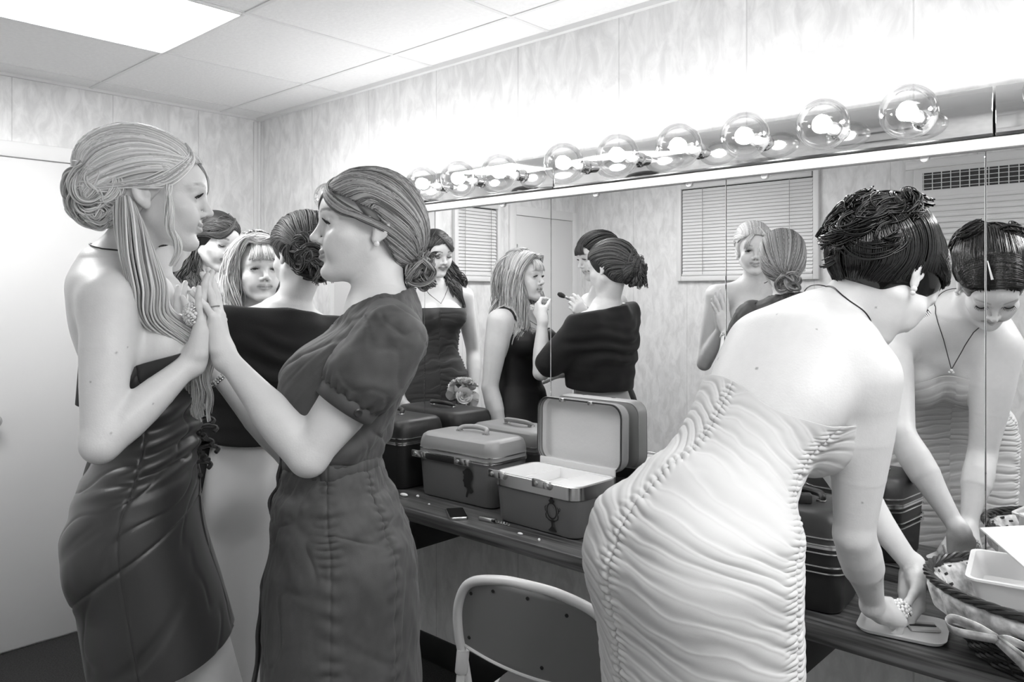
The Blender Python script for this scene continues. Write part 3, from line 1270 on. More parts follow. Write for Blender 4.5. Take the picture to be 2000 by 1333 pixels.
def strands(H, guides, n, r=0.0016, jit=0.004, lift=(0.0005, 0.005), wave=(0, 1), seg=22, sides=5, surf=None, hug=True, seed=0, tone=(0.0, 1.0), taper=0.35, clump=0):
    """n locks between neighbouring guides (each a list of points in head frame H), laid over surf. Returns world V, F, tone"""
    g = np.random.default_rng(seed)
    G = np.array([resample(q, seg) for q in guides])
    m = len(G)
    u = g.uniform(0, m - 1 - 1e-6, n)
    a = u.astype(int)
    f = (u - a)[:, None, None]
    P = G[a] * (1 - f) + G[a + 1] * f
    t = np.linspace(0, 1, seg)
    P = P + g.normal(0, jit, (n, 1, 3)) * (0.5 + 0.5 * np.sin(t * np.pi))[None, :, None]
    P = H.p(P)
    if wave[0]:
        T = np.gradient(P, axis=1)
        T /= np.linalg.norm(T, axis=2)[..., None] + 1e-12
        rf = H.v((0.3, 1, 0.1))
        N = np.cross(T, rf)
        N /= np.linalg.norm(N, axis=2)[..., None] + 1e-9
        B = np.cross(T, N)
        cl = (u * 4).astype(int) * 1.7                      # neighbours wave together
        ph = (cl + g.normal(0, 0.5, n))[:, None]
        fr = (wave[1] * g.uniform(0.9, 1.1, n))[:, None]
        am = wave[0] * np.clip(t * 2.5 - 0.5, 0, 1)[None]
        P = P + N * (am * np.sin(fr * t * 6.28 + ph))[..., None] + B * (am * np.cos(fr * t * 6.28 + ph))[..., None] * 0.8
    L = g.uniform(lift[0], lift[1], (n, 1)) * np.ones((1, seg))
    if surf is not None:
        if hug:
            P = conform(surf, P, L, L + 0.0015)
        else:
            P = conform(surf, P, L, 9.0)
    R = r * g.uniform(0.7, 1.4, (n, 1)) * (1 - (1 - taper) * np.maximum(0, t * 3 - 2))[None] * (0.4 + 0.6 * np.minimum(1, t * 8))[None]
    V, F = tubes(P, R, sides)
    tn = np.clip(g.uniform(tone[0], tone[1], n), 0, 1)
    return V, F, tn.repeat(seg * sides)


def tube_fast(P, r, n):
    T, N, B = frames(P)
    th = np.linspace(0, 2 * np.pi, n, endpoint=False)
    V = (P[:, None] + r[:, None, None] * (np.cos(th)[None, :, None] * N[:, None] + np.sin(th)[None, :, None] * B[:, None])).reshape(-1, 3)
    return V, grid_faces(len(P), n, True)


def hair_cap(H, hairline, extra=None, h=0.004, grow=0.0, bump=None):
    """underlying hair volume: hair ellipsoid cut off the face; hairline: list of (point, normal) in the head frame to cut away"""
    S = Sdf()
    S.ell(H.p(HC), (HR * (1.0 + grow) - 0.0015) * H.s, H.R, 0.01)
    S.ell(H.p((0, -0.05, -0.02)), np.array((0.066, 0.060, 0.062)) * H.s, H.R, 0.02 * H.s)
    for c, r in (extra or []):
        S.ell(H.p(c), np.asarray(r) * H.s, H.R, 0.02 * H.s)
    for p, nn in hairline:
        S.half(H.p(p), H.v(nn), 0.006)
    V, F = S.mesh(h)
    U = Sdf([o for o in S.ops if o[4] == 'u'])
    return V, F, U


def join(parts):
    """[(V, F, tone)] -> one"""
    V, F, T, o = [], [], [], 0
    for v, f, t in parts:
        V.append(v)
        F.append(np.asarray(f) + o)
        T.append(t if np.ndim(t) else np.full(len(v), float(t)))
        o += len(v)
    return np.concatenate(V), np.concatenate(F), np.concatenate(T)


def curl_lock(path, n, rad, turns, r=0.0022, seg=60, seed=0, tone=(0, 1), surf=None, lo=0.002, hi=0.012):
    """a twisted lock: n strands winding around a world-space path; rad: lock radius (scalar or per-point list)"""
    g = np.random.default_rng(seed)
    C = resample(path, seg)
    if surf is not None:
        C = conform(surf, C, lo, hi)
    T, N, B = frames(C)
    R = np.interp(np.linspace(0, 1, seg), np.linspace(0, 1, np.size(rad)), np.ravel(rad)) if np.size(rad) > 1 else np.full(seg, float(rad))
    Vs, Fs, Ts, off = [], [], [], 0
    t = np.linspace(0, 1, seg)
    for i in range(n):
        ph = g.uniform(0, 6.28)
        q = math.sqrt(g.uniform(0.05, 1))
        a = ph + turns * 6.28 * t * g.uniform(0.9, 1.1)
        P = C + (R * q)[:, None] * (np.cos(a)[:, None] * N + np.sin(a)[:, None] * B)
        rr = r * g.uniform(0.7, 1.4) * (1 - 0.65 * np.maximum(0, t * 4 - 3))
        V, F = tube_fast(P, rr, 5)
        Vs.append(V)
        Fs.append(F + off)
        off += len(V)
        Ts.append(np.full(len(V), np.clip(g.uniform(*tone), 0, 1)))
    return np.concatenate(Vs), np.concatenate(Fs), np.concatenate(Ts)


def hair_mat(name, lo, hi, rough=0.45):
    return mat(name, lo, rough, spec=0.4, attr=('tone', hi))


skin = mat('fair_skin', 0.70, 0.42, spec=0.45, attr=('tint', 0.20), noise=(55, 0.02), bump=(260, 0.06))
lash_m = mat('eyelash', 0.012, 0.6)
eyew = mat('eye_white', 0.70, 0.15)
iris = mat('eye_iris', 0.06, 0.12)
pearl = mat('pearl', 0.80, 0.18, coat=0.5)


def face_tint(H, V, brow=0.55, lip=0.55, smile=0.5):
    """lips and eyebrows, plus shade painted in the mouth line and nostrils, as a colour attribute of the skin"""
    q = H.inv(V)
    x, y, z = np.abs(q[:, 0]), q[:, 1], q[:, 2]
    near = (y > 0.045) & (z > -0.12) & (z < 0.10)
    up = 0.0072 * smile * (x / 0.027)
    w = np.clip((0.0285 - x) / 0.004, 0, 1)
    h = 0.0095 * np.sqrt(np.clip(1 - (x / 0.0295) ** 2, 0, 1))
    l = w * np.clip((h - np.abs(z + 0.0625 - up)) / 0.002 + 0.5, 0, 1) * (y > 0.064)
    zb = 0.0215 + 0.0055 * np.clip(1 - ((x - 0.034) / 0.022) ** 2, -1.5, 1)
    bw = np.clip((x - 0.012) / 0.004, 0, 1) * np.clip((0.055 - x) / 0.008, 0, 1)
    b = bw * np.clip((0.0034 - np.abs(z - zb)) / 0.0018 + 0.4, 0, 1)
    ey = np.clip(1 - np.hypot((x - 0.032) / 0.020, (z + 0.001) / 0.012), 0, 1) * 0.6
    cr = np.clip((0.0285 - x) / 0.003, 0, 1) * np.clip((0.0016 - np.abs(z + 0.0618 - up)) / 0.0012 + 0.3, 0, 1) * (y > 0.066)  # shade painted into the crease between the lips
    no = np.clip(1 - np.hypot((x - 0.006) / 0.0045, (z + 0.0405) / 0.0035), 0, 1) * (y > 0.082) * 1.6  # shade painted into the nostril hollows
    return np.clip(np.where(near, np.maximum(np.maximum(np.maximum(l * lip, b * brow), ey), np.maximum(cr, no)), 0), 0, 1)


def add_eyes(H, person, gaze=(0, 1, 0), eyes=1.0):
    for sx in (-1, 1):
        c = V3(sx * 0.0315, 0.0655, -0.0005)
        g = nrm(gaze)
        n, m_ = 20, 14
        u = nrm(np.cross(g, (0, 0, 1)))
        v = np.cross(u, g)
        P, mi = [], []
        for i in range(m_ + 1):
            a = math.pi * i / m_
            for j in range(n):
                t = 2 * math.pi * j / n
                P.append(c + 0.0122 * (math.cos(a) * g + math.sin(a) * (math.cos(t) * u + math.sin(t) * v)))
        F = grid_faces(m_ + 1, n, True)
        mi = np.where(np.arange(m_) < 3, 1, 0).repeat(n)
        mesh_obj('eye', H.p(np.array(P)), F, eyew, person, mats=[eyew, iris], fmat=mi)
        # upper lash line and lashes
        b = MB()
        zz = (0.0050 * eyes if eyes > 0 else -0.0055)
        arc = []
        for k in range(11):
            t = -1 + 2 * k / 10
            px = sx * (0.0318 + 0.0128 * t)
            pz = -0.0012 + (zz if eyes > 0 else zz) * (1 - t * t) - (0.0012 * (t > 0) * t if eyes > 0 else 0)
            yy = 0.0660 + math.sqrt(max(1e-6, 0.0146 ** 2 - (0.0126 * t * 0.92) ** 2 - pz ** 2)) + 0.0004
            arc.append((px, yy, pz))
        b.tube(resample(arc, 24), 0.0015, 6)
        for k in range(0, 11):
            p = np.array(arc[k])
            t = -1 + 2 * k / 10
            d = nrm(V3(sx * 0.5 * t, 1.0, 0.45 if eyes > 0 else -0.35))
            b.tube([p, p + d * 0.005, p + d * 0.010 + V3(0, 0, 0.0022 if eyes > 0 else 0.0008)], [0.0008, 0.0007, 0.0003], 4)
        V = np.concatenate(b.V)
        mesh_obj('eyelashes', H.p(V), b.F, lash_m, person)
# ------------------------------------------------------------------ the people


def atm(px, py, s):
    """the point whose mirror image the photograph shows at pixel (px, py), s metres deep along the reflected view"""
    p = at(px, py, s)
    p[1] = 2 * MIR - p[1]
    return p


def person_mesh(S, h, foot, label, H=None, brow=0.55, lip=0.55, m=None, moles=(), smile=0.5):
    V, F = S.mesh(h)
    a = face_tint(H, V, brow, lip, smile) if H is not None else np.zeros(len(V))
    if moles:                                    # small birthmarks on the skin
        q = V - CAM
        dep = q @ FW
        u, w = 1000 + FPX * (q @ RT) / dep, HORIZ - FPX * q[:, 2] / dep
        for px, py, r in moles:
            k = np.where(np.hypot(u - px, w - py) < 7)[0]
            if len(k):
                c = V[k[np.argmin(dep[k])]]
                a = np.maximum(a, np.clip((r - np.linalg.norm(V - c, axis=1)) / 0.0015 + 0.6, 0, 1) * 0.75)
    o = mesh_obj('person', V, F, m or skin, loc=foot, attrs={'tint': a})
    return tag(o, label, 'person')


def bead_string(name, pts, r, n, parent, m, closed=False):
    b = MB()
    P = resample(pts, n)
    for q in P:
        b.sphere(q, r, 8, 6)
    return b.build(name, m, parent, ang=0)


def cluster(name, c, axis, R, parent, r=0.0042, n=46, seed=1):
    """dome of pearls and rhinestones"""
    g = np.random.default_rng(seed)
    ax = nrm(axis)
    u = nrm(np.cross(ax, (0.2, 0.3, 1)))
    v = np.cross(ax, u)
    b = MB()
    for i in range(n):
        k = i / (n - 1)
        zz = 1 - k * 0.95
        ph = i * 2.39996
        q = math.sqrt(max(0, 1 - zz * zz))
        p = np.asarray(c) + R * (0.75 * zz * ax + q * (math.cos(ph) * u + math.sin(ph) * v))
        b.sphere(p, r * g.uniform(0.8, 1.15), 8, 6, mi=int(g.uniform() < 0.25))
    return b.build(name, pearl, parent, ang=0, mats=[pearl, chrome])


def hair_obj(person, parts, m, name='hair'):
    V, F, T = join(parts)
    tri = F
    return mesh_obj(name, V, tri, m, person, attrs={'tone': T})


def taffeta(th, v, P, seed=0, amp=0.004):
    return amp * fbm(th * 0.55, v * 3.0, seed)


# ================================================================ 1 tall blonde in the dark strapless taffeta dress
f1 = nrm(math.cos(math.radians(14)) * RT + math.sin(math.radians(14)) * FW)
r1 = np.cross(f1, UP)
p1 = at(262, 1010, 1.62)
H1 = Frame(at(311, 384, 1.65), *tilt(f1, UP, 2, 0, 2), 1.0)
S = Sdf()
st1 = [(-0.13, 0, 0.030, 0.150, 0.090, 0.095), (-0.03, 0, 0.008, 0.168, 0.104, 0.104), (0.06, 0, 0.014, 0.156, 0.098, 0.098), (0.16, 0, 0.030, 0.122, 0.086, 0.082),
       (0.21, 0, 0.028, 0.118, 0.085, 0.082), (0.30, 0, 0.006, 0.130, 0.095, 0.092), (0.38, 0, -0.022, 0.136, 0.098, 0.090), (0.44, 0, -0.034, 0.134, 0.080, 0.086),
       (0.49, 0, -0.045, 0.112, 0.060, 0.072), (0.53, 0, -0.034, 0.060, 0.048, 0.050)]
T1 = add_torso(S, p1, UP, f1, st1, 1.0, 0.9, 0.70)
nb = T1(0.53, 0, 0)
S.cone(nb - UP * 0.03, H1.p((0, -0.030, -0.045)), 0.052, 0.047, 0.03)
Cl1 = S.copy()
shR, shL = at(214, 590, 1.485), at(292, 580, 1.80)
for q in (shR, shL):
    S.cone(T1(0.495, 0, 0), q + UP * 0.008, 0.050, 0.044, 0.05)
elR, elL = at(196, 868, 1.415), at(262, 850, 1.84)
wrR, wrL = at(379, 703, 1.535), at(356, 704, 1.80)
add_arm(S, shR, elR, wrR, fat=0.98)
add_arm(S, shL, elL, wrL, fat=0.98)
add_head(S, H1, 0.9, 1.0)
hR1, PR1 = add_hand(S, wrR, at(404, 560, 1.555) - wrR, -0.93 * RT - 0.35 * FW, 1, curl=((2, 6, 5), (0, 4, 4), (-6, 6, 6), (-14, 4, 4)), each=(11, 3, -5, -15), thumb=(48, 20), s=0.98)
hL1, PL1 = add_hand(S, wrL, at(366, 560, 1.82) - wrL, -0.96 * RT + 0.28 * FW, -1, curl=((4, 4, 4), (0, 4, 4), (0, 4, 4), (2, 6, 6)), each=(12, 3, -6, -16), thumb=(50, 5), s=0.98)
for sx in (-1, 1):
    hip = p1 + r1 * sx * 0.085 - UP * 0.03 + f1 * 0.01
    kn = p1 + r1 * sx * 0.085 + f1 * (0.17 if sx < 0 else 0.06) - UP * 0.48
    an = p1 + r1 * sx * 0.09 + f1 * (0.10 if sx < 0 else 0.0) - UP * (1.02 - 0.135)
    add_leg(S, hip, kn, an, np.array([an[0], an[1], 0.022]) + f1 * 0.13)
foot = np.array([p1[0], p1[1], 0.0])
blonde = person_mesh(S, 0.0028, foot, 'person with an upswept blonde ponytail in a dark strapless taffeta dress, pressing palms', H1, 0.55, 0.55, smile=1.0, moles=((231, 686, 0.0022), (178, 740, 0.0016), (256, 678, 0.0012), (303, 785, 0.0014), (222, 842, 0.0016)))
add_eyes(H1, blonde, (0, 1, -0.05), 0.9)
# dress
Cl = Cl1.copy()
Cl.gc(p1, UP, f1, [(-0.40, 0, 0.085, 0.172, 0.130, 0.140), (-0.30, 0, 0.068, 0.176, 0.130, 0.140), (-0.15, 0, 0.036, 0.176, 0.122, 0.130), (0.0, 0, 0.008, 0.165, 0.104, 0.104), (0.08, 0, 0.012, 0.146, 0.095, 0.09)], 0.03)
spine = [p1 + UP * h + f1 * y for h, y in ((-0.36, 0.075), (-0.2, 0.04), (0, 0.005), (0.1, 0.02), (0.2, 0.03), (0.3, 0.01), (0.37, -0.01), (0.44, -0.03))]


def wr1(th, v, P):
    w = taffeta(th, v, P, 3, 0.0025)
    w = w - 0.0016 * np.exp(-(fbm(th * 0.40, v * 3.0 - th * 0.3, 29) / 0.09) ** 2)
    w = w + 0.0065 * np.exp(-((v - 0.34) / 0.16) ** 2) * np.sin(2 * np.pi * (v * 11 + th * 0.55 + 0.35 * fbm(th * 0.3, v * 2, 5))) * np.clip(np.cos(th - 0.4) + 0.35, 0, 1.2)
    w = w + 0.004 * np.exp(-((v - 0.62) / 0.12) ** 2) * np.sin(2 * np.pi * (v * 7 - th * 0.5)) * np.clip(-np.cos(th - 0.3) + 0.2, 0, 1)
    seam = np.minimum(np.abs(th - 1.50 - 0.25 * (v - 0.5)), 1)
    w = w - 0.0035 * np.exp(-(seam / 0.018) ** 2)
    w = w - 0.0025 * np.exp(-((v - 0.745 + 0.05 * np.cos(th)) / 0.004) ** 2)
    return w


P = drape(Cl, spine, UP, f1, lambda a: 0.735 + 0.10 * math.cos(a), lambda a: 0.075 + 0.03 * math.cos(a), 0.007, 300, 420, wr=wr1)
taf = mat('dark_taffeta', 0.024, 0.38, spec=0.65, sheen=0.15, bump=(420, 0.10, (1, 1, 6)))
cloth_obj('dress', P, taf, blonde)
# fabric flower at the waist of the dress
b = MB()
g = np.random.default_rng(4)
c0 = at(392, 858, 1.655)
for i in range(7):
    y0 = i / 6.0
    c = c0 + UP * (0.03 - 0.09 * y0) + RT * (0.012 * math.sin(i * 2.1)) + FW * 0.01 * math.cos(i * 1.7)
    tube = [c + RT * (0.018 * math.cos(a)) * (1 + 0.3 * math.sin(3 * a)) + UP * 0.014 * math.sin(a) + FW * 0.012 * math.sin(2 * a) for a in np.linspace(0, 5.0, 12)]
    b.tube(resample(tube, 24), 0.0045, 6)
b.build('ruffle', taf, blonde)
# hair
hb = hair_mat('blonde_hair', 0.32, 0.92)
cap = hair_cap(H1, [((0, 0.036, 0.036), (0, 0.78, -0.63)), ((0, 0.0, -0.075), (0, 0.2, -1.0))], [((0, -0.055, 0.064), (0.078, 0.105, 0.078)), ((0.012, -0.095, 0.0), (0.068, 0.064, 0.066))])
parts = [(cap[0], cap[1], 0.45)]
top = []
for x in np.linspace(-0.062, 0.066, 9):
    top.append([(x, 0.080 - 6 * x * x, 0.078 - 5 * x * x), (x * 1.15, 0.045, 0.118 - 3 * x * x), (x * 1.25, -0.040, 0.146 - 5 * x * x), (x * 1.2, -0.115, 0.115 - 4 * x * x), (x + 0.01, -0.158, 0.058), (x * 0.6 + 0.025, -0.150, 0.005), (x * 0.3 + 0.04, -0.128, -0.03)])
parts.append(strands(H1, top, 1300, 0.0014, 0.004, seed=1, surf=cap[2]))
side = []
for k in np.linspace(0, 1, 6):
    side.append([(0.050 + 0.02 * k, 0.070 - 0.045 * k, 0.075 - 0.035 * k), (0.080, 0.030 - 0.02 * k, 0.078 - 0.030 * k), (0.090, -0.030, 0.072 - 0.030 * k), (0.085, -0.085, 0.050 - 0.030 * k), (0.070, -0.120, 0.020 - 0.03 * k), (0.062, -0.115, -0.015)])
parts.append(strands(H1, side, 700, 0.0014, 0.004, (0.002, 0.007), seed=2, surf=cap[2]))
parts.append(strands(H1, [top[-1], side[0], side[1]], 600, 0.0014, 0.004, (0.001, 0.006), seed=6, surf=cap[2]))
other = [top[0]] + [[(-q[0], q[1], q[2]) for q in gd] for gd in side]
parts.append(strands(H1, other, 400, 0.0016, 0.003, seed=3, surf=cap[2]))
# fringe sweeping across the forehead
fr = []
for k in np.linspace(0, 1, 4):
    fr.append([(0.020 - 0.02 * k, 0.050, 0.114), (-0.004 - 0.02 * k, 0.082, 0.098), (-0.022 - 0.02 * k, 0.092, 0.070), (-0.040 - 0.01 * k, 0.089, 0.038), (-0.050, 0.082, 0.012)])
parts.append(strands(H1, fr, 160, 0.0013, 0.003, (0.001, 0.006), seed=4, surf=S, hug=True))
fr = []
for k in np.linspace(0, 1, 4):
    fr.append([(0.022, 0.052, 0.112), (0.045, 0.070 - 0.01 * k, 0.082), (0.066, 0.050 - 0.02 * k, 0.045), (0.078, 0.020 - 0.03 * k, 0.020), (0.083, -0.040, 0.012), (0.07, -0.10, 0.0)])
parts.append(strands(H1, fr, 300, 0.0013, 0.003, (0.003, 0.009), seed=5, surf=cap[2], hug=True))
# twisted knot at the back, behind the ear
g = np.random.default_rng(8)
for i in range(26):
    a0 = g.uniform(0, 6.28)
    c = V3(0.045 + g.uniform(-0.03, 0.025), -0.108 + g.uniform(-0.03, 0.03), -0.015 + g.uniform(-0.05, 0.05))
    R = g.uniform(0.022, 0.045)
    loop = [c + R * np.array([0.35 * math.cos(a), math.cos(a) * 0.8, math.sin(a)]) + V3(0.02 * math.sin(a * 0.5), 0, 0) for a in a0 + np.linspace(0, 3.6, 8)]
    parts.append(curl_lock(H1.p(np.array(loop)), 14, 0.008, 0.8, 0.0014, 30, seed=i, tone=(0.0, 0.9), surf=cap[2], lo=0.002, hi=0.014))
# long wavy ponytail over the near shoulder
pt = [at(240, 392, 1.575), at(252, 440, 1.535), at(268, 500, 1.51), at(290, 560, 1.50), at(308, 620, 1.520), at(328, 680, 1.565), at(354, 745, 1.605), at(388, 814, 1.635)]
SB1 = Cl1
pt = list(conform(SB1, np.array(pt), 0.016, 9.0))
parts.append(curl_lock(pt, 190, [0.018, 0.027, 0.032, 0.034, 0.031, 0.023, 0.016, 0.009], 0.45, 0.0016, 90, seed=50))
for i in range(34):
    g = np.random.default_rng(100 + i)
    k0 = int(g.integers(0, 4))
    jj = RT * g.normal(0, 0.014) - FW * g.normal(0, 0.006) + UP * g.normal(0, 0.01)
    P_ = [p + jj * (0.35 + 0.65 * q / 7) for q, p in enumerate(pt)][k0:]
    P_[-1] = P_[-1] + RT * g.uniform(-0.03, 0.012) + UP * g.uniform(-0.01, 0.05)
    C_ = resample(P_, 60)
    ta = np.linspace(0, 1, 60)
    am = 0.010 * ta ** 0.7
    fq = g.uniform(2.2, 3.2)
    po = g.uniform(0, 6.28)
    C_ = C_ + (am * np.sin(6.28 * fq * ta + po))[:, None] * RT - (0.4 * am * np.cos(6.28 * fq * ta + po))[:, None] * FW
    C_ = conform(SB1, C_, 0.008, 9.0, 2)
    parts.append(curl_lock(C_, 12, [0.006, 0.008, 0.008, 0.005], 0.6, 0.0013, 70, seed=300 + i, tone=(0.2, 1.0)))
# loose tendrils in front of the ear
for i, (x0, x1, x2) in enumerate([(330, 326, 342), (326, 333, 349)]):
    tp = [at(x0, 362, 1.575), at(x1, 410, 1.565), at(x1 + 3, 445, 1.565), at(x2, 472, 1.56), at(x2 + 2, 495, 1.565), at(x2 - 10, 520, 1.57)]
    parts.append(curl_lock(tp, 14, [0.006, 0.007, 0.006, 0.005, 0.003], 0.8, 0.0010, 60, seed=400 + i, tone=(0.4, 1)))
tp = conform(S, resample([H1.p((-0.02, 0.095, 0.075)), H1.p((-0.030, 0.098, 0.045)), H1.p((-0.038, 0.094, 0.020)), H1.p((-0.046, 0.086, 0.005))], 12), 0.003, 0.005)
parts.append(curl_lock(tp, 8, 0.003, 0.3, 0.0009, 30, seed=420))
hair_obj(blonde, parts, hb)
# necklace chain on the nape, pearl ring
nk = [T1(0.515, 0.052 * math.cos(a) * 1.15, 0.055 * math.sin(a) - 0.004) + UP * (0.030 - 0.035 * math.sin(a)) for a in np.linspace(-2.6, 1.2, 24)]
MB().tube(conform(S, resample(nk, 60), 0.0012, 0.002), 0.0016, 6).build('necklace', mat('dark_chain', 0.08, 0.3, metal=1.0), blonde)
cluster('pearl_ring', PR1((-0.020, 0.088, 0.016)), -RT * 0.8 - FW * 0.6, 0.021, blonde, 0.0036, 60)

# ================================================================ 2 woman in the charcoal shirt dress
f2 = nrm(-math.cos(math.radians(7)) * RT - math.sin(math.radians(7)) * FW)
r2 = np.cross(f2, UP)
p2 = at(668, 1061, 1.66)
H2 = Frame(at(713, 446, 1.70), *tilt(f2, UP, -4, 0, 12), 1.06)
S = Sdf()
st2 = [(-0.13, 0, 0.0, 0.160, 0.120, 0.125), (-0.03, 0, 0.0, 0.175, 0.122, 0.135), (0.06, 0, 0.008, 0.158, 0.112, 0.110), (0.16, 0, 0.016, 0.128, 0.100, 0.092),
       (0.21, 0, 0.014, 0.126, 0.100, 0.092), (0.30, 0, -0.012, 0.138, 0.110, 0.100), (0.38, 0, -0.040, 0.145, 0.115, 0.108), (0.44, 0, -0.064, 0.142, 0.092, 0.100),
       (0.49, 0, -0.078, 0.114, 0.064, 0.074), (0.53, 0, -0.084, 0.062, 0.050, 0.054)]
T2 = add_torso(S, p2, UP, f2, st2, 0.97, 0.0, 0.85)
for sx in (-1, 1):
    S.ell(T2(0.345, sx * 0.070, 0.066), (0.070, 0.062, 0.075), None, 0.06)
S.cone(T2(0.50, 0, 0), H2.p((0, -0.030, -0.045)), 0.056, 0.052, 0.035)
S.ell(H2.p((0, 0.025, -0.085)), (0.035, 0.035, 0.022), H2.R, 0.03)            # soft under-chin
Cl2 = S.copy()
shL, shR = at(768, 658, 1.535), at(724, 655, 1.82)
for q in (shL, shR):
    S.cone(T2(0.49, 0, 0), q + UP * 0.006, 0.050, 0.046, 0.05)
    Cl2.cone(T2(0.49, 0, 0), q - UP * 0.004, 0.048, 0.046, 0.05)
elL, elR = at(603, 893, 1.50), at(572, 888, 1.86)
wrL, wrR = at(437, 694, 1.560), at(412, 714, 1.80)
add_arm(S, shL, elL, wrL, fat=1.10)
add_arm(S, shR, elR, wrR, fat=1.05)
add_head(S, H2, 0.85, 0.8)
hL2, PL2 = add_hand(S, wrL, at(414, 560, 1.568) - wrL, 0.97 * RT + 0.10 * FW, -1, curl=((2, 4, 4), (0, 4, 4), (2, 6, 6), (18, 8, 8)), each=(12, 3, -6, -24), thumb=(50, 10), s=0.97)
hR2, PR2 = add_hand(S, wrR, at(382, 572, 1.82) - wrR, 0.96 * RT - 0.2 * FW, 1, curl=((2, 4, 4), (0, 4, 4), (2, 4, 4), (2, 6, 6)), each=(12, 3, -6, -16), thumb=(50, 5), s=0.97)
for sx in (-1, 1):
    hip = p2 + r2 * sx * 0.085 - UP * 0.03
    kn = p2 + r2 * sx * 0.08 + f2 * 0.02 - UP * 0.46
    an = p2 + r2 * sx * 0.08 - f2 * 0.01 - UP * (p2[2] - 0.10)
    add_leg(S, hip, kn, an, np.array([an[0], an[1], 0.022]) + f2 * 0.14)
shirt = person_mesh(S, 0.0028, np.array([p2[0], p2[1], 0]), 'person with a low light-brown bun in a charcoal cap-sleeved shirt dress, facing the tall blonde', H2, 0.9, 0.75, smile=0.8)
add_eyes(H2, shirt, (0, 1, 0.05), 0.85)
Cl = Cl2.copy()
Cl.gc(p2, UP, f2, [(-0.42, 0, -0.006, 0.185, 0.155, 0.150), (-0.25, 0, -0.003, 0.188, 0.152, 0.150), (-0.10, 0, 0.0, 0.186, 0.145, 0.150), (0.02, 0, 0.0, 0.170, 0.125, 0.130), (0.10, 0, 0.008, 0.145, 0.115, 0.105)], 0.03)
spine = [p2 + UP * h * 0.97 + f2 * y for h, y in ((-0.38, 0.0), (-0.2, 0.0), (0, 0.0), (0.1, 0.01), (0.2, 0.012), (0.3, -0.012), (0.4, -0.045), (0.50, -0.08), (0.56, -0.09))]


def wr2(th, v, P):
    w = 0.0045 * fbm(th * 0.5, v * 3.2, 13) + 0.0028 * fbm(th * 1.4, v * 7, 14) + 0.0012 * fbm(th * 3.5, v * 16, 18)
    for sth, amp in ((-1.55, 1.0), (-2.25, 0.8), (1.55, 1), (2.25, 0.8)):          # puckered vertical seams
        d = th - (sth % (2 * np.pi))
        w = w - 0.0030 * np.exp(-(d / 0.02) ** 2) * (v > 0.46) + 0.0024 * amp * np.exp(-(d / 0.10) ** 2) * np.sin(2 * np.pi * v * 46 + 3 * fbm(th, v * 5, 15)) * (v > 0.48)
    w = w - 0.0028 * np.exp(-(fbm(th * 0.42, v * 3.6 + th * 0.3, 19) / 0.10) ** 2) + 0.0015
    z = P[..., 2]
    wz = p2[2] + 0.180
    w = w - 0.004 * np.exp(-((z - wz) / 0.012) ** 2)
    # blouse folds above the belt, strained folds at the back of the waist
    w = w + 0.006 * np.exp(-((z - wz - 0.055) / 0.045) ** 2) * np.sin(2 * np.pi * (th * 0.9 + (z - wz) * 9)) * np.clip(-np.cos(th - 0.5) + 0.4, 0, 1)
    w = w + 0.004 * np.exp(-((z - wz + 0.10) / 0.09) ** 2) * np.sin(2 * np.pi * (th * 0.45 + z * 13 + 0.3 * fbm(th, z * 6, 17))) * np.clip(np.cos(th + 2.1), 0, 1)
    return w


P = drape(Cl, spine, UP, f2, lambda a: 0.985 - 0.155 * max(0.0, math.cos(a)) ** 1.5 - 0.012 * (1 - math.cos(2 * a)), lambda a: 0.0, 0.008, 320, 460, cu=80, cv=90, wr=wr2)
cot = mat('charcoal_cotton', 0.072, 0.62, spec=0.3, sheen=0.1, noise=(18, 0.12), bump=(700, 0.12))
dr = cloth_obj('dress', P, cot, shirt)
# yoke over the shoulders, with the V neckline
Sy = Sdf()
for q in (shL, shR):
    Sy.cone(T2(0.485, 0, 0), q + UP * 0.004, 0.062, 0.0585, 0.05)
Sy.gc(p2, UP, f2, [(r_[0] * 0.97, r_[1], r_[2] * 0.97, r_[3] * 0.97 + 0.007, r_[4] * 0.97 + 0.007, r_[5] * 0.97 + 0.007) for r_ in st2[6:9]], 0.03)
for sx in (-1, 1):
    Sy.ell(T2(0.345, sx * 0.070, 0.066), (0.0775, 0.0695, 0.0825), None, 0.06)
Sy.half(T2(0.40, 0, 0), -UP, 0.01)
Sy.cone(T2(0.60, 0, 0.0), T2(0.505, 0, 0.01), 0.080, 0.078, 0.01, 's')
Sy.cone(T2(0.52, 0, 0.03), T2(0.43, 0, 0.125), 0.070, 0.050, 0.01, 's')
Sy.cone(T2(0.43, 0, 0.125), T2(0.36, 0, 0.17), 0.050, 0.018, 0.01, 's')
Vy, Fy = sdf_cloth(Sy, 0.0035, lambda V: 0.003 * fbm(V[:, 0] * 5, V[:, 2] * 6 + V[:, 1] * 4, 23))
mesh_obj('yoke', Vy, Fy, cot, dr)
# belt, front placket with its loose lower end, buttons


def dress_pt(P, th, v):
    i = min(P.shape[0] - 1, max(0, int(round(v * (P.shape[0] - 1)))))
    j = int(round((th % (2 * np.pi)) / (2 * np.pi) * P.shape[1])) % P.shape[1]
    return P[i, j]


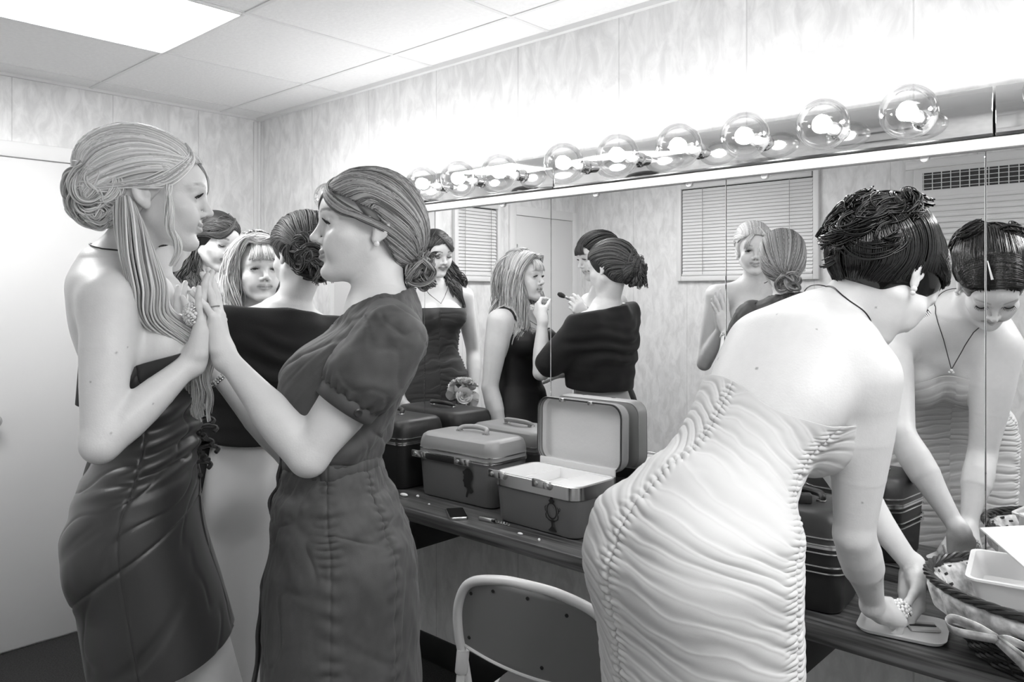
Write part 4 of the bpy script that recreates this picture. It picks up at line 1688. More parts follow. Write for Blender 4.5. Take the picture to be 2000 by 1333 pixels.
zi = np.argmin(np.abs(P[:, :, 2] - (p2[2] + 0.176)), axis=0)
ring = np.array([P[zi[j], j] for j in range(P.shape[1])])
ctr = ring.mean(0)
b = MB()
rows = []
for dz, o in ((-0.016, 0.0015), (-0.014, 0.005), (0.0, 0.006), (0.014, 0.005), (0.016, 0.0015)):
    q = ring + UP * dz
    d = q - ctr
    d[:, 2] = 0
    rows.append(q + d / np.linalg.norm(d, axis=1)[:, None] * o)
rows = np.array(rows)
mesh_obj('belt', rows.reshape(-1, 3), grid_faces(5, P.shape[1], True), cot, dr)
b = MB()
prow, n_ = [], 90
for v in np.linspace(0.16, 1.0, n_):
    c = dress_pt(P, 0.02, v)
    o = f2 * (0.004 + 0.022 * max(0, (v - 0.6) / 0.4) ** 1.5)
    c = c + o
    prow.append([c + r2 * 0.019, c + r2 * 0.017 + f2 * 0.004, c - r2 * 0.017 + f2 * 0.004, c - r2 * 0.019, c - r2 * 0.017 - f2 * 0.003, c + r2 * 0.017 - f2 * 0.003])
prow = np.array(prow)
prow[:, :, :] = prow
mesh_obj('placket', prow.reshape(-1, 3), grid_faces(n_, 6, True), cot, dr)
for v in (0.22, 0.30, 0.38, 0.5, 0.6, 0.7):
    c = dress_pt(P, 0.02, v) + f2 * (0.007 + 0.022 * max(0, (v - 0.6) / 0.4) ** 1.5)
    MB().lathe([(0, 0), (0.0065, 0), (0.0065, 0.002), (0.005, 0.003), (0, 0.0024)], c, f2, 14).build('button', mat('dark_button', 0.03, 0.35), dr)
# puff sleeves gathered into a buttoned cuff


def sleeve(sh, el, seed):
    ax = nrm(el - sh)
    L = np.linalg.norm(el - sh)
    ref = nrm(np.cross(ax, f2))
    e2 = np.cross(ax, ref)
    prof = [(-0.20, 0.012), (-0.185, 0.040), (-0.12, 0.060), (-0.04, 0.069), (0.05, 0.072), (0.20, 0.076), (0.34, 0.080), (0.44, 0.074), (0.50, 0.064), (0.515, 0.0605)]
    T = resample(prof, 60)
    n = 160
    th = np.linspace(0, 2 * np.pi, n, endpoint=False)
    rows = []
    for i, (u, r) in enumerate(T):
        k = i / 59
        fold = 0.0048 * np.sin(th * 17 + 1.3 * np.sin(th * 3 + seed)) * np.exp(-((k - 0.93) / 0.13) ** 2) + 0.004 * fbm(th * 0.6, 0 * th + k * 2, seed) * math.sin(math.pi * min(1, k * 1.1))
        fold = fold + 0.0016 * np.sin(th * 13) * np.exp(-((k - 0.30) / 0.12) ** 2) + 0.0025 * fbm(th * 1.2, 0 * th + k * 5, seed + 7) * math.sin(math.pi * k) - 0.0028 * np.exp(-(fbm(th * 0.5 + seed, 0 * th + k * 2.2 + 0.2 * np.sin(th), seed + 9) / 0.11) ** 2) * math.sin(math.pi * k)
        rr = r + fold
        sk = -0.012 * math.cos(0) * 0
        rows.append(sh + ax * u * L + (np.cos(th)[:, None] * ref + np.sin(th)[:, None] * e2) * rr[:, None])
    P = np.array(rows)
    o = mesh_obj('sleeve', P.reshape(-1, 3), grid_faces(60, n, True), cot, dr)
    md = o.modifiers.new('thickness', 'SOLIDIFY')
    md.thickness = 0.002
    cu = []
    for u, r in ((0.50, 0.0605), (0.503, 0.0640), (0.55, 0.0630), (0.60, 0.0615), (0.603, 0.0575), (0.56, 0.056)):
        cu.append(sh + ax * u * L + (np.cos(th)[:, None] * ref + np.sin(th)[:, None] * e2) * r)
    cu = np.array(cu)
    mesh_obj('cuff', cu.reshape(-1, 3), grid_faces(6, n, True), cot, dr)
    return ax, L


ax, L = sleeve(shL, elL, 1)
bd = nrm(-FW * 0.8 + RT * 0.55 - UP * 0.1)
bd = nrm(bd - ax * np.dot(bd, ax))
MB().lathe([(0, 0), (0.0085, 0), (0.0085, 0.002), (0.0065, 0.0035), (0, 0.0025)], shL + ax * 0.55 * L + bd * 0.062, bd, 16).build('button', mat('dark_button', 0.03, 0.35), dr)
sleeve(shR, elR, 2)
# hair: smooth side-swept crown into a low bun
hl = hair_mat('light_brown_hair', 0.045, 0.46)
cap = hair_cap(H2, [((0, 0.034, 0.044), (0, 0.74, -0.67)), ((0, 0.0, -0.066), (0, 0.45, -0.9))], [((0, -0.06, 0.0), (0.074, 0.066, 0.070))])
parts = [(cap[0], cap[1], 0.4)]
bun = V3(-0.012, -0.118, -0.072)
gl = []
for k in np.linspace(0, 1, 9):
    a = math.radians(2 + 100 * k)
    s0 = V3(-0.012 - 0.072 * math.sin(a), 0.074 * math.cos(a) + 0.008 * (1 - k), 0.078 - 0.052 * k)
    m1 = V3(-0.045 - 0.040 * math.sin(a), 0.040 - 0.055 * k, 0.098 - 0.070 * k)
    m2 = V3(-0.078, -0.040 - 0.02 * k, 0.075 - 0.075 * k)
    m3 = V3(-0.068, -0.095, 0.025 - 0.055 * k)
    gl.append([s0, m1, m2, m3, bun + V3(-0.02, 0.0, 0.012 * (1 - k))])
parts.append(strands(H2, gl, 1200, 0.0013, 0.003, (0.001, 0.006), seed=11, surf=cap[2]))
gt = []
for x in np.linspace(-0.03, 0.075, 7):
    gt.append([(x * 0.7, 0.078 - 4 * x * x, 0.088 - 4 * x * x), (x, 0.02, 0.118 - 4 * x * x), (x * 1.1, -0.06, 0.100 - 3 * x * x), (x * 0.9, -0.115, 0.030), (x * 0.4, -0.126, -0.03), bun])
parts.append(strands(H2, [gt[0], gl[0], gl[1]], 500, 0.0013, 0.003, (0.001, 0.006), seed=16, surf=cap[2]))
for sx in (-1, 1):
    gn = [gl[-1] if sx < 0 else [(-q[0], q[1], q[2]) for q in gl[-1]], [(sx * 0.076, -0.024, -0.005), (sx * 0.070, -0.060, -0.03), (sx * 0.04, -0.095, -0.055), tuple(bun)], [(sx * 0.060, -0.050, -0.050), (sx * 0.045, -0.075, -0.062), (sx * 0.02, -0.10, -0.068), tuple(bun)], [(sx * 0.015, -0.075, -0.078), (sx * 0.01, -0.09, -0.078), tuple(bun)]]
    parts.append(strands(H2, gn, 520, 0.0013, 0.003, (0.001, 0.005), seed=17 + sx, surf=cap[2]))
parts.append(strands(H2, gt, 800, 0.0013, 0.003, seed=12, surf=cap[2]))
gr = [[(-q[0] + 0.0, q[1], q[2]) if i < 4 else q for i, q in enumerate(gd)] for gd in gl]
parts.append(strands(H2, gr, 600, 0.0014, 0.003, seed=13, surf=cap[2]))
# swoop over the brow
gs = []
for k in np.linspace(0, 1, 4):
    gs.append([(0.02, 0.062, 0.100), (-0.012, 0.088 + 0.004 * k, 0.082 - 0.008 * k), (-0.040, 0.088, 0.062 - 0.014 * k), (-0.066, 0.062, 0.036 - 0.012 * k), (-0.080, 0.020, 0.014), (-0.080, -0.04, -0.01), (-0.05, -0.10, -0.05)])
parts.append(strands(H2, gs, 320, 0.0013, 0.003, (0.002, 0.008), seed=14, surf=cap[2]))
gs = [[(0.03, 0.066, 0.098), (0.034, 0.092, 0.080), (0.050, 0.090, 0.050), (0.060, 0.078, 0.024)], [(0.02, 0.068, 0.098), (0.016, 0.098, 0.078), (0.030, 0.098, 0.050), (0.048, 0.088, 0.020)]]
parts.append(strands(H2, gs, 110, 0.0013, 0.002, (0.001, 0.006), seed=15, surf=S))
g = np.random.default_rng(21)
for i in range(34):
    a0 = g.uniform(0, 6.28)
    c = bun + V3(g.uniform(-0.022, 0.022), g.uniform(-0.012, 0.016), g.uniform(-0.024, 0.022))
    R = g.uniform(0.014, 0.030)
    tl = nrm(g.normal(0, 1, 3) + V3(0.3, 1.2, 0))
    u = nrm(np.cross(tl, (0, 0, 1)))
    w_ = np.cross(tl, u)
    loop = [c + R * (math.cos(a) * u + math.sin(a) * w_) for a in a0 + np.linspace(0, 4.2, 8)]
    parts.append(curl_lock(H2.p(np.array(loop)), 12, 0.006, 0.7, 0.0012, 28, seed=500 + i, tone=(0.1, 1)))
hair_obj(shirt, parts, hl)
b = MB()
b.sphere(H2.p((-0.0815, -0.013, -0.036)), 0.0062)
b.build('earring', pearl, shirt)
MB().tube([PL2(np.array([-0.0100, 0.100, 0.0]) + 0.0105 * np.array([math.cos(a), 0.0, math.sin(a)])) for a in np.linspace(0, 6.28, 25)[:-1]], 0.0013, 6, closed=True).build('ring', steel, shirt)
wd = nrm(elR - wrR)
u = nrm(np.cross(wd, UP))
w_ = np.cross(wd, u)
bc = wrR + wd * 0.035
b = MB()
g = np.random.default_rng(5)
for a in np.linspace(0, 6.283, 27)[:-1]:
    for q in (-1, 1):
        b.sphere(bc + 0.0265 * (math.cos(a) * u + math.sin(a) * w_) + wd * 0.0035 * q, 0.0036 * g.uniform(0.8, 1.2), 8, 6, mi=int(g.uniform() < 0.4))
b.build('bracelet', pearl, shirt, ang=0, mats=[pearl, chrome])

# ================================================================ 3 bending woman in the white ruched dress
p3 = at(1362, 1045, 1.42)
n3 = at(1622, 612, 1.585)
u3 = nrm(n3 - p3)
f3h = nrm(np.array([u3[0], u3[1], 0]))
f3 = nrm(f3h - u3 * np.dot(f3h, u3))
r3 = np.cross(f3h, UP)
L3 = np.linalg.norm(n3 - p3)
H3 = Frame(at(1738, 548, 1.56), *tilt(nrm(f3h + 0.10 * RT), UP, 48, 0, 0), 1.02)
S = Sdf()
sc3 = L3 / 0.53
st3 = [(-0.03, 0, 0.0, 0.182, 0.115, 0.130), (0.06, 0, 0.0, 0.170, 0.112, 0.115), (0.13, -0.014, 0.004, 0.136, 0.092, 0.092),
       (0.21, -0.020, 0.004, 0.130, 0.088, 0.092), (0.30, -0.014, 0.0, 0.154, 0.105, 0.100), (0.38, -0.018, 0.0, 0.168, 0.108, 0.108), (0.44, -0.016, -0.004, 0.170, 0.088, 0.104),
       (0.49, -0.008, -0.006, 0.138, 0.066, 0.074), (0.53, 0, -0.004, 0.066, 0.052, 0.054)]
T3 = add_torso(S, p3, u3, f3, st3, sc3, 0, 0)
for sx in (-1, 1):
    S.ell(T3(0.300, sx * 0.070 - 0.014, 0.084), (0.068, 0.066, 0.076), np.stack([r3, f3, u3], 1), 0.03)
S.gc(p3, UP, f3h, [(-0.30, 0, 0.0, 0.165, 0.120, 0.120), (-0.18, 0, -0.004, 0.180, 0.125, 0.135), (-0.06, 0, -0.012, 0.186, 0.120, 0.145), (0.02, 0, -0.008, 0.176, 0.115, 0.135)], 0.06)
for sx in (-1, 1):
    S.ell(p3 + r3 * sx * 0.074 - f3h * 0.068 - UP * 0.045, (0.092, 0.094, 0.105), None, 0.05)
S.cone(n3 - u3 * 0.03, H3.p((0, -0.035, -0.040)), 0.054, 0.049, 0.03)
Cl3 = S.copy()
shR, shL = at(1690, 738, 1.475), at(1468, 692, 1.725)
for q in (shR, shL):
    S.cone(T3(0.47, 0, 0), q, 0.056, 0.050, 0.05)
elR, wrR = at(1668, 1045, 1.525), at(1708, 1186, 1.630)
elL, wrL = at(1628, 905, 1.82), at(1786, 1112, 1.755)
add_arm(S, shR, elR, wrR, fat=1.30)
add_arm(S, shL, elL, wrL, fat=1.18)
add_head(S, H3, 0.0, 0.5)
hR3, PR3 = add_hand(S, wrR, nrm(RT * 0.72 - UP * 0.30 + FW * 0.42), nrm(UP * 0.80 - FW * 0.55), 1, curl=((35, 45, 25), (42, 50, 30), (48, 52, 30), (52, 55, 30)), spread=3, thumb=(26, 40), s=0.98)
hL3, PL3 = add_hand(S, wrL, nrm(at(1778, 1205, 1.73) - wrL), nrm(UP * 0.3 + RT * 0.8 + FW * 0.3), -1, curl=((35, 40, 25), (40, 45, 30), (45, 45, 30), (50, 45, 30)), spread=2, thumb=(26, 40), s=0.95)
for sx in (-1, 1):
    hip = p3 + r3 * sx * 0.09 - UP * 0.06
    kn = p3 + r3 * sx * 0.09 - UP * 0.52 + f3h * 0.02
    an = p3 + r3 * sx * 0.09 - UP * (p3[2] - 0.135) + f3h * 0.0
    add_leg(S, hip, kn, an, np.array([an[0], an[1], 0.022]) + f3h * 0.13)
bend = person_mesh(S, 0.0028, np.array([p3[0], p3[1], 0]), 'person in a white strapless ruched dress bending over the counter, dark curled updo', H3, 0.5, 0.5, moles=((1397, 697, 0.0032), (1472, 718, 0.0030), (1707, 606, 0.0020), (1512, 610, 0.0016), (1590, 640, 0.0012), (1680, 988, 0.0018)))
add_eyes(H3, bend, (0, 0.8, -0.6), 0.0)
Cl = Cl3.copy()
Cl.gc(p3, UP, f3h, [(-0.62, 0, 0.0, 0.170, 0.150, 0.130), (-0.45, 0, 0.0, 0.176, 0.150, 0.135), (-0.30, 0, 0.0, 0.186, 0.140, 0.140), (-0.15, 0, -0.004, 0.192, 0.130, 0.145), (-0.04, 0, -0.01, 0.188, 0.120, 0.148)], 0.04)
spine = [p3 - UP * 0.56, p3 - UP * 0.42, p3 - UP * 0.28, p3 - UP * 0.14, p3 + u3 * 0.0, p3 + u3 * 0.14, p3 + u3 * 0.28, p3 + u3 * 0.42]
ups = [UP, UP, UP, nrm(UP + u3 * 0.3), nrm(UP + u3), u3, u3, u3]


def ruche(th, v, P, n=26, seeds=(3.25, 1.42, 4.9), amp=0.0052, sag=1.0, ns=31, tilt_=0):
    """gathered folds that hang between vertical seam lines at the given angles"""
    t = th % (2 * np.pi)
    dmin = np.full(t.shape, 9.0)
    for s in seeds:
        d = np.abs((t - s + np.pi) % (2 * np.pi) - np.pi)
        dmin = np.minimum(dmin, d)
    k = np.clip(dmin / 0.75, 0, 1)
    ph = v * n + tilt_ * t / (2 * np.pi) + sag * np.sin(k * np.pi / 2) + 0.85 * fbm(t * 0.28, v * 3.6, ns) + 0.22 * fbm(t * 1.1, v * 9, ns + 1)
    m = 0.35 + 0.75 * fbm(t * 0.55, v * 6, ns + 2)
    m = np.clip(m, -0.35, 1.1)
    sn = np.sin(2 * np.pi * ph)
    w = amp * (0.55 * sn + 0.45 * (1 - 2 * np.abs(np.sin(np.pi * ph + 0.4)) ** 0.7)) * (0.45 + 0.55 * m) * (1 - 0.35 * k)
    # fine puckers close to the seams and the pinched line itself
    w = w + 0.0034 * np.exp(-(dmin / 0.11) ** 2) * np.sin(2 * np.pi * (v * n * 2.6 + 0.5 * fbm(t, v * 8, ns + 3)))
    w = w - 0.0070 * np.exp(-(dmin / 0.022) ** 2)
    return w * np.clip(v / 0.035, 0.12, 1)


P = drape(Cl, spine, ups, f3h, lambda a: 0.875 + (0.07 if math.cos(a) > 0 else 0.02) * math.cos(a) - 0.045 * math.exp(-((a - 2.15) / 0.9) ** 2), lambda a: 0.0, 0.009, 640, 520, cu=90, cv=90,
          wr=lambda th, v, P: ruche(th, v, P, 31, tilt_=6))
wdr = mat('white_crepe', 0.62, 0.75, spec=0.25, sheen=0.15, bump=(900, 0.05))
d3 = cloth_obj('dress', P, wdr, bend, 0.003)
# hem band along the top
hd = mat('dark_brown_hair', 0.012, 0.10)


def swirl_updo(H, person, m, knots, n_sweep, seed, vol, knot_c, hairline, tone=(0, 0.8), nkn=40, lr=0.010, size=(0.016, 0.034)):
    """hair swept from the hairline to a knot of rolled curls"""
    cap = hair_cap(H, hairline, vol)
    parts = [(cap[0], cap[1], 0.1)]
    gd = []
    K = np.asarray(knot_c)
    for a in np.linspace(-math.pi * 0.97, math.pi * 0.97, 19):
        x, y = 0.078 * math.sin(a), 0.078 * math.cos(a)
        qa = abs(a) / math.pi
        z = 0.072 - 0.090 * qa ** 0.9 - min(0.088, 0.5 * max(0, qa - 0.52))
        s0 = push_out(V3(x, y - 0.006, z)[None], np.array([0.0]))[0]
        q = [s0]
        for k in (0.25, 0.5, 0.75):
            q.append(push_out((s0 * (1 - k) + K * k + V3(0.015 * math.sin(a), 0, 0.03 * math.sin(math.pi * k)))[None], np.array([0.05]))[0])
        gd.append(q + [K])
    parts.append(strands(H, gd, n_sweep, 0.0015, 0.004, (0.0005, 0.006), seed=seed, tone=tone, surf=cap[2]))
    g = np.random.default_rng(seed + 1)
    for i in range(nkn):
        c = K + g.normal(0, 1, 3) * np.asarray(knots)
        R = g.uniform(*size)
        nr = nrm((K - HC) / HR + g.normal(0, 0.35, 3))
        u = nrm(np.cross(nr, g.normal(0, 1, 3)))
        w_ = np.cross(nr, u)
        a0 = g.uniform(0, 6.28)
        loop = [c + R * (math.cos(a) * u + math.sin(a) * w_) for a in a0 + np.linspace(0, g.uniform(2.2, 4.6), 8)]
        parts.append(curl_lock(H.p(np.array(loop)), 15, lr, g.uniform(0.3, 0.8), 0.0015, 28, seed=seed * 100 + i, tone=tone, surf=cap[2], lo=0.001, hi=0.016))
    return parts


parts = swirl_updo(H3, bend, hd, (0.045, 0.022, 0.040), 1500, 61, [((0, -0.062, 0.040), (0.088, 0.090, 0.088)), ((0.0, -0.085, 0.0), (0.080, 0.060, 0.075))], (0.0, -0.135, 0.045),
                   [((0, 0.066, 0.045), (0, 0.90, -0.42)), ((0, -0.02, -0.074), (0, 0.25, -1.0))], nkn=44, lr=0.012, size=(0.022, 0.044))
SB3 = cap3 = Sdf()
SB3.ell(H3.p(HC), HR * H3.s, H3.R, 0.01)
for sx in (-1, 1):
    gd = []
    for k in np.linspace(0, 1, 5):
        y0 = 0.078 - 0.075 * k
        gd.append([(-0.020, y0, 0.100 - 6 * (y0 - 0.01) ** 2), (-0.020 + sx * (0.045 + 0.006), y0 - 0.004, 0.084 - 0.01 * (1 - k)), (sx * 0.078, y0 * 0.6 + 0.004, 0.050), (sx * 0.084, -0.035 - 0.01 * k, 0.050), (sx * 0.06, -0.095, 0.045), (0.0, -0.13, 0.05)])
    parts.append(strands(H3, gd, 600, 0.0014, 0.003, (0.003, 0.008), seed=65 + sx, tone=(0, 0.8), surf=SB3))
hair_obj(bend, parts, hd)
pl_ = conform(SB3, H3.p(np.array([(-0.020, y_, 0.10) for y_ in np.linspace(0.074, 0.018, 16)])), 0.0075, 0.0080)
MB().tube(pl_, np.linspace(0.0034, 0.0014, 16), 8).build('hair_parting', skin, bend)
cluster('hair_flower', H3.p((-0.075, -0.085, 0.03)), H3.v((-1, -0.4, 0.2)), 0.016, bend, 0.004, 22)
for sx in (-1, 1):
    MB().sphere(H3.p((sx * 0.078, -0.010, -0.037)), 0.006).sphere(H3.p((sx * 0.077, -0.006, -0.043)), 0.005).build('earring', pearl, bend)
nk = [T3(0.53, 0.058 * math.sin(a), -0.002 - 0.062 * math.cos(a)) + u3 * (0.004 + 0.012 * math.cos(a)) for a in np.linspace(-1.9, 1.9, 24)]
pend = T3(0.40, 0.0, 0.128)
nk = [pend] + [nk[0] * 0.5 + pend * 0.5 + f3 * 0.012] + nk + [nk[-1] * 0.5 + pend * 0.5 + f3 * 0.012] + [pend]
MB().tube(conform(S, resample(nk, 120), 0.001, 0.03), 0.0013, 6).build('necklace', mat('dark_chain', 0.08, 0.3, metal=1.0), bend)
MB().sphere(pend + f3 * 0.004, 0.005).sphere(pend + f3 * 0.004 - u3 * 0.009 + r3 * 0.004, 0.005).sphere(pend + f3 * 0.004 - u3 * 0.008 - r3 * 0.005, 0.004).build('pendant', pearl, bend)
cluster('pearl_ring', PR3((0.004, 0.093, 0.010)), nrm(UP * 0.7 - FW * 0.4 + RT * 0.4), 0.019, bend, 0.0042, 34)
g = np.random.default_rng(3)
# ================================================================ 4 shawled woman applying the lipstick
f4 = nrm(np.array([-0.985, 0.10, 0.0]))
r4 = np.cross(f4, UP)
p4 = at(512, 960, 2.37)
p4[2] = 0.925
n4 = at(562, 588, 2.37)
u4 = nrm(n4 - p4)
H4 = Frame(at(588, 497, 2.36), *tilt(f4, UP, 10, 0, 6), 1.0)
S = Sdf()
T4 = add_torso(S, p4, u4, f4, None, 1.0, 1.1, 0.9)
S.cone(T4(0.51, 0, 0), H4.p((0, -0.030, -0.045)), 0.052, 0.047, 0.03)
Cl4 = S.copy()
shR, shL = T4(0.455, 0.165, 0.0), T4(0.455, -0.165, 0.0)
for q in (shR, shL):
    S.cone(T4(0.49, 0, 0), q, 0.048, 0.044, 0.05)
mouth5 = atm(1040, 592, 3.60)
wr4 = mouth5 + np.array([0.085, 0.03, -0.075])
el4 = shR + nrm(np.array([-0.20, 0.10, -0.24])) * 0.30
add_arm(S, shR, el4, wr4)
elL4 = shL + np.array([-0.10, -0.04, -0.27])
wrL4 = elL4 + np.array([-0.20, 0.10, -0.02])
add_arm(S, shL, elL4, wrL4)
add_head(S, H4, 0.35, 0.2)
tipR4, PR4 = add_hand(S, wr4, nrm(mouth5 - wr4 + UP * 0.02), nrm(np.array([0.1, 0.85, -0.3])), 1, curl=((40, 45, 20), (48, 50, 25), (55, 55, 30), (60, 55, 30)), spread=2, thumb=(25, 40), s=0.95)
add_hand(S, wrL4, nrm(wrL4 - elL4), UP, -1, curl=(18, 20, 24, 28), thumb=(30, 20), s=0.95)
for sx in (-1, 1):
    hip = p4 + r4 * sx * 0.085 - UP * 0.03
    kn = p4 + r4 * sx * 0.085 + f4 * 0.01 - UP * 0.44
    an = p4 + r4 * sx * 0.085 - UP * (p4[2] - 0.10)
    add_leg(S, hip, kn, an, np.array([an[0], an[1], 0.022]) + f4 * 0.13)
shawl_w = person_mesh(S, 0.0036, np.array([p4[0], p4[1], 0]), 'person in a black shawl and pale satin skirt, applying lipstick to the blonde in black', H4, 0.5, 0.4)
add_eyes(H4, shawl_w, (0, 1, -0.3), 0.35)
Cl = Cl4.copy()
Cl.gc(p4, UP, f4, [(-0.90, 0, -0.03, 0.205, 0.185, 0.205), (-0.6, 0, -0.02, 0.188, 0.155, 0.175), (-0.35, 0, -0.01, 0.188, 0.140, 0.155), (-0.12, 0, -0.004, 0.182, 0.120, 0.142), (0.02, 0, 0, 0.172, 0.112, 0.130), (0.12, 0, 0.004, 0.135, 0.095, 0.090)], 0.03)
spine = [p4 + UP * h for h in (-0.905, -0.6, -0.3, 0.0, 0.18)]


def wr_satin(th, v, P):
    k = np.clip((v - 0.08) / 0.75, 0, 1)
    return 0.024 * k ** 1.1 * np.sin(th * 9 + 1.4 * np.sin(th * 2 + 1) + 0.6 * fbm(th * 0.3, v * 1.2, 41)) + 0.003 * fbm(th * 0.5, v * 2, 42)


P = drape(Cl, spine, UP, f4, lambda a: 1.0, lambda a: 0.0, 0.007, 200, 360, wr=wr_satin)
satin = mat('pale_satin', 0.50, 0.33, spec=0.6, sheen=0.1)
cloth_obj('skirt', P, satin, shawl_w)
# shawl: drawn round the shoulders and upper arms
Cs = Cl4.copy()
for q, e in ((shR, el4), (shL, elL4)):
    Cs.cone(T4(0.49, 0, 0), q, 0.052, 0.056, 0.06)
    Cs.cone(q, q + (e - q) * 0.80, 0.060, 0.056, 0.06)
Cs.gc(p4, u4, f4, [(0.13, 0, 0.01, 0.195, 0.120, 0.125), (0.24, 0, 0.01, 0.205, 0.125, 0.130), (0.34, 0, 0.0, 0.205, 0.120, 0.130), (0.42, 0, -0.008, 0.185, 0.090, 0.110), (0.47, 0, -0.012, 0.14, 0.065, 0.085)], 0.05)
Sh = Sdf(grown(Cs.ops, 0.010))
Sh.half(T4(0.135, 0, 0), -u4 + 0.12 * r4, 0.006)
Sh.half(T4(0.522, 0, -0.06), u4 + 0.22 * f4, 0.010)
Sh.cone(T4(0.53, 0, 0.04), T4(0.44, 0, 0.16), 0.055, 0.05, 0.012, 's')


def wr_sh(V):
    q = V - p4
    hh, bb, xx = q @ u4, -(q @ f4), q @ r4
    fold = np.sin(2 * np.pi * (hh * 13 + 0.9 * fbm(xx * 2.0, hh * 2.5, 43)))
    return 0.0080 * fold * np.clip(0.35 + bb * 4, 0.15, 1) * np.clip((0.47 - hh) * 8, 0, 1) * np.clip((hh - 0.16) * 10, 0, 1) + 0.003 * fbm(xx * 6, hh * 9, 44)


Vs_, Fs_ = sdf_cloth(Sh, 0.005, wr_sh)
mesh_obj('shawl', Vs_, Fs_, mat('black_knit', 0.013, 0.8, spec=0.25, sheen=0.1, bump=(500, 0.15)), shawl_w)
hm = hair_mat('mid_brown_hair', 0.010, 0.15)
parts = swirl_updo(H4, shawl_w, hm, (0.026, 0.016, 0.030), 1100, 71, [((0, -0.05, 0.03), (0.084, 0.088, 0.082)), ((-0.02, -0.100, -0.02), (0.058, 0.048, 0.060))], (-0.042, -0.118, -0.028),
                   [((0, 0.060, 0.045), (0, 0.86, -0.5)), ((0, -0.01, -0.074), (0, 0.35, -1.0))], nkn=48, tone=(0, 0.9), lr=0.009, size=(0.018, 0.036))
g = np.random.default_rng(77)
for i in range(12):
    c = V3(-0.04 + g.uniform(-0.03, 0.04), -0.125 + g.uniform(-0.02, 0.01), -0.06)
    pth = [c, c + V3(g.uniform(-.01, .02), -0.01, -0.02), c + V3(g.uniform(-.01, .03), 0.0, -0.04 - g.uniform(0, .02))]
    parts.append(curl_lock(H4.p(np.array(pth)), 8, 0.005, 1.2, 0.0012, 26, seed=900 + i))
hair_obj(shawl_w, parts, hm)
cluster('ring', PR4((-0.01, 0.088, 0.014)), nrm(np.array([0.1, 0.9, 0])), 0.012, shawl_w, 0.003, 22)
# the lipstick she holds
lp = mouth5 + np.array([0.012, 0.006, -0.004])
ld = nrm(PR4((0.02, 0.06, -0.02)) - lp)
b = MB()
b.lathe([(0, 0), (0.0035, 0.002), (0.0042, 0.010), (0.0042, 0.018)], lp, ld, 14, mi=1)
b.lathe([(0.0055, 0.016), (0.0055, 0.028), (0.0075, 0.030), (0.0075, 0.062), (0, 0.062)], lp, ld, 16)
tag(b.build('lipstick', chrome, mats=[chrome, mat('lipstick_wax', 0.12, 0.4)]), 'lipstick held to the mouth of the woman in the black dress', 'lipstick')

# ================================================================ 5 blonde woman in the black dress being made up
f5 = nrm(np.array([0.96, -0.21, 0.0]))
r5 = np.cross(f5, UP)
p5 = np.array([1.235, -0.712, 0.905])
H5 = Frame(np.array([1.262, -0.716, 1.562]), *tilt(f5, UP, -4, 0, 0), 1.0)
S = Sdf()
T5 = add_torso(S, p5, UP, f5, None, 1.0, 1.2, 0.9)
S.cone(T5(0.51, 0, 0), H5.p((0, -0.030, -0.045)), 0.052, 0.047, 0.03)
Cl5 = S.copy()
for sx in (-1, 1):
    sh = T5(0.455, sx * 0.168, 0.0)
    S.cone(T5(0.49, 0, 0), sh, 0.048, 0.046, 0.05)
    el = sh + UP * -0.30 + r5 * sx * 0.035 - f5 * 0.03
    wr = el + UP * -0.235 + f5 * 0.07 + r5 * sx * 0.0
    add_arm(S, sh, el, wr, fat=1.15)
    add_hand(S, wr, nrm(-UP + f5 * 0.2), r5 * sx, sx, curl=(14, 16, 18, 20), thumb=(30, 20), s=0.95)
    hip = p5 + r5 * sx * 0.085 - UP * 0.03
    add_leg(S, hip, hip - UP * 0.42 + f5 * 0.01, np.array([hip[0], hip[1], 0.095]), np.array([hip[0], hip[1], 0.022]) + f5 * 0.14)
add_head(S, H5, 0.6, 0.2)
black_w = person_mesh(S, 0.0036, np.array([p5[0], p5[1], 0]), 'person with long wavy blonde hair in a black square-necked dress, having lipstick put on', H5, 0.4, 0.6)
add_eyes(H5, black_w, (0, 1, -0.1), 0.6)
Cl = Cl5.copy()
Cl.gc(p5, UP, f5, [(-0.45, 0, 0.0, 0.230, 0.185, 0.185), (-0.2, 0, 0, 0.205, 0.155, 0.165), (0.0, 0, 0, 0.180, 0.118, 0.135), (0.12, 0, 0.004, 0.135, 0.095, 0.092)], 0.03)
spine = [p5 + UP * h for h in (-0.44, -0.2, 0.0, 0.2, 0.36, 0.47)]
top5 = lambda a: 0.925 - 0.035 * math.cos(a) - 0.012 * math.cos(2 * a)
P = drape(Cl, spine, UP, f5, top5, lambda a: 0.0, 0.007, 200, 300, wr=lambda th, v, P: 0.003 * fbm(th * 0.6, v * 3, 51) + 0.004 * np.clip(np.cos(th), 0, 1) * np.exp(-((v - 0.10) / 0.08) ** 2) * np.sin(th * 14) + 0.012 * np.clip(v - 0.55, 0, 1) * np.sin(th * 8))
bk = mat('black_dress_cloth', 0.010, 0.55, spec=0.35)
d5 = cloth_obj('dress', P, bk, black_w)
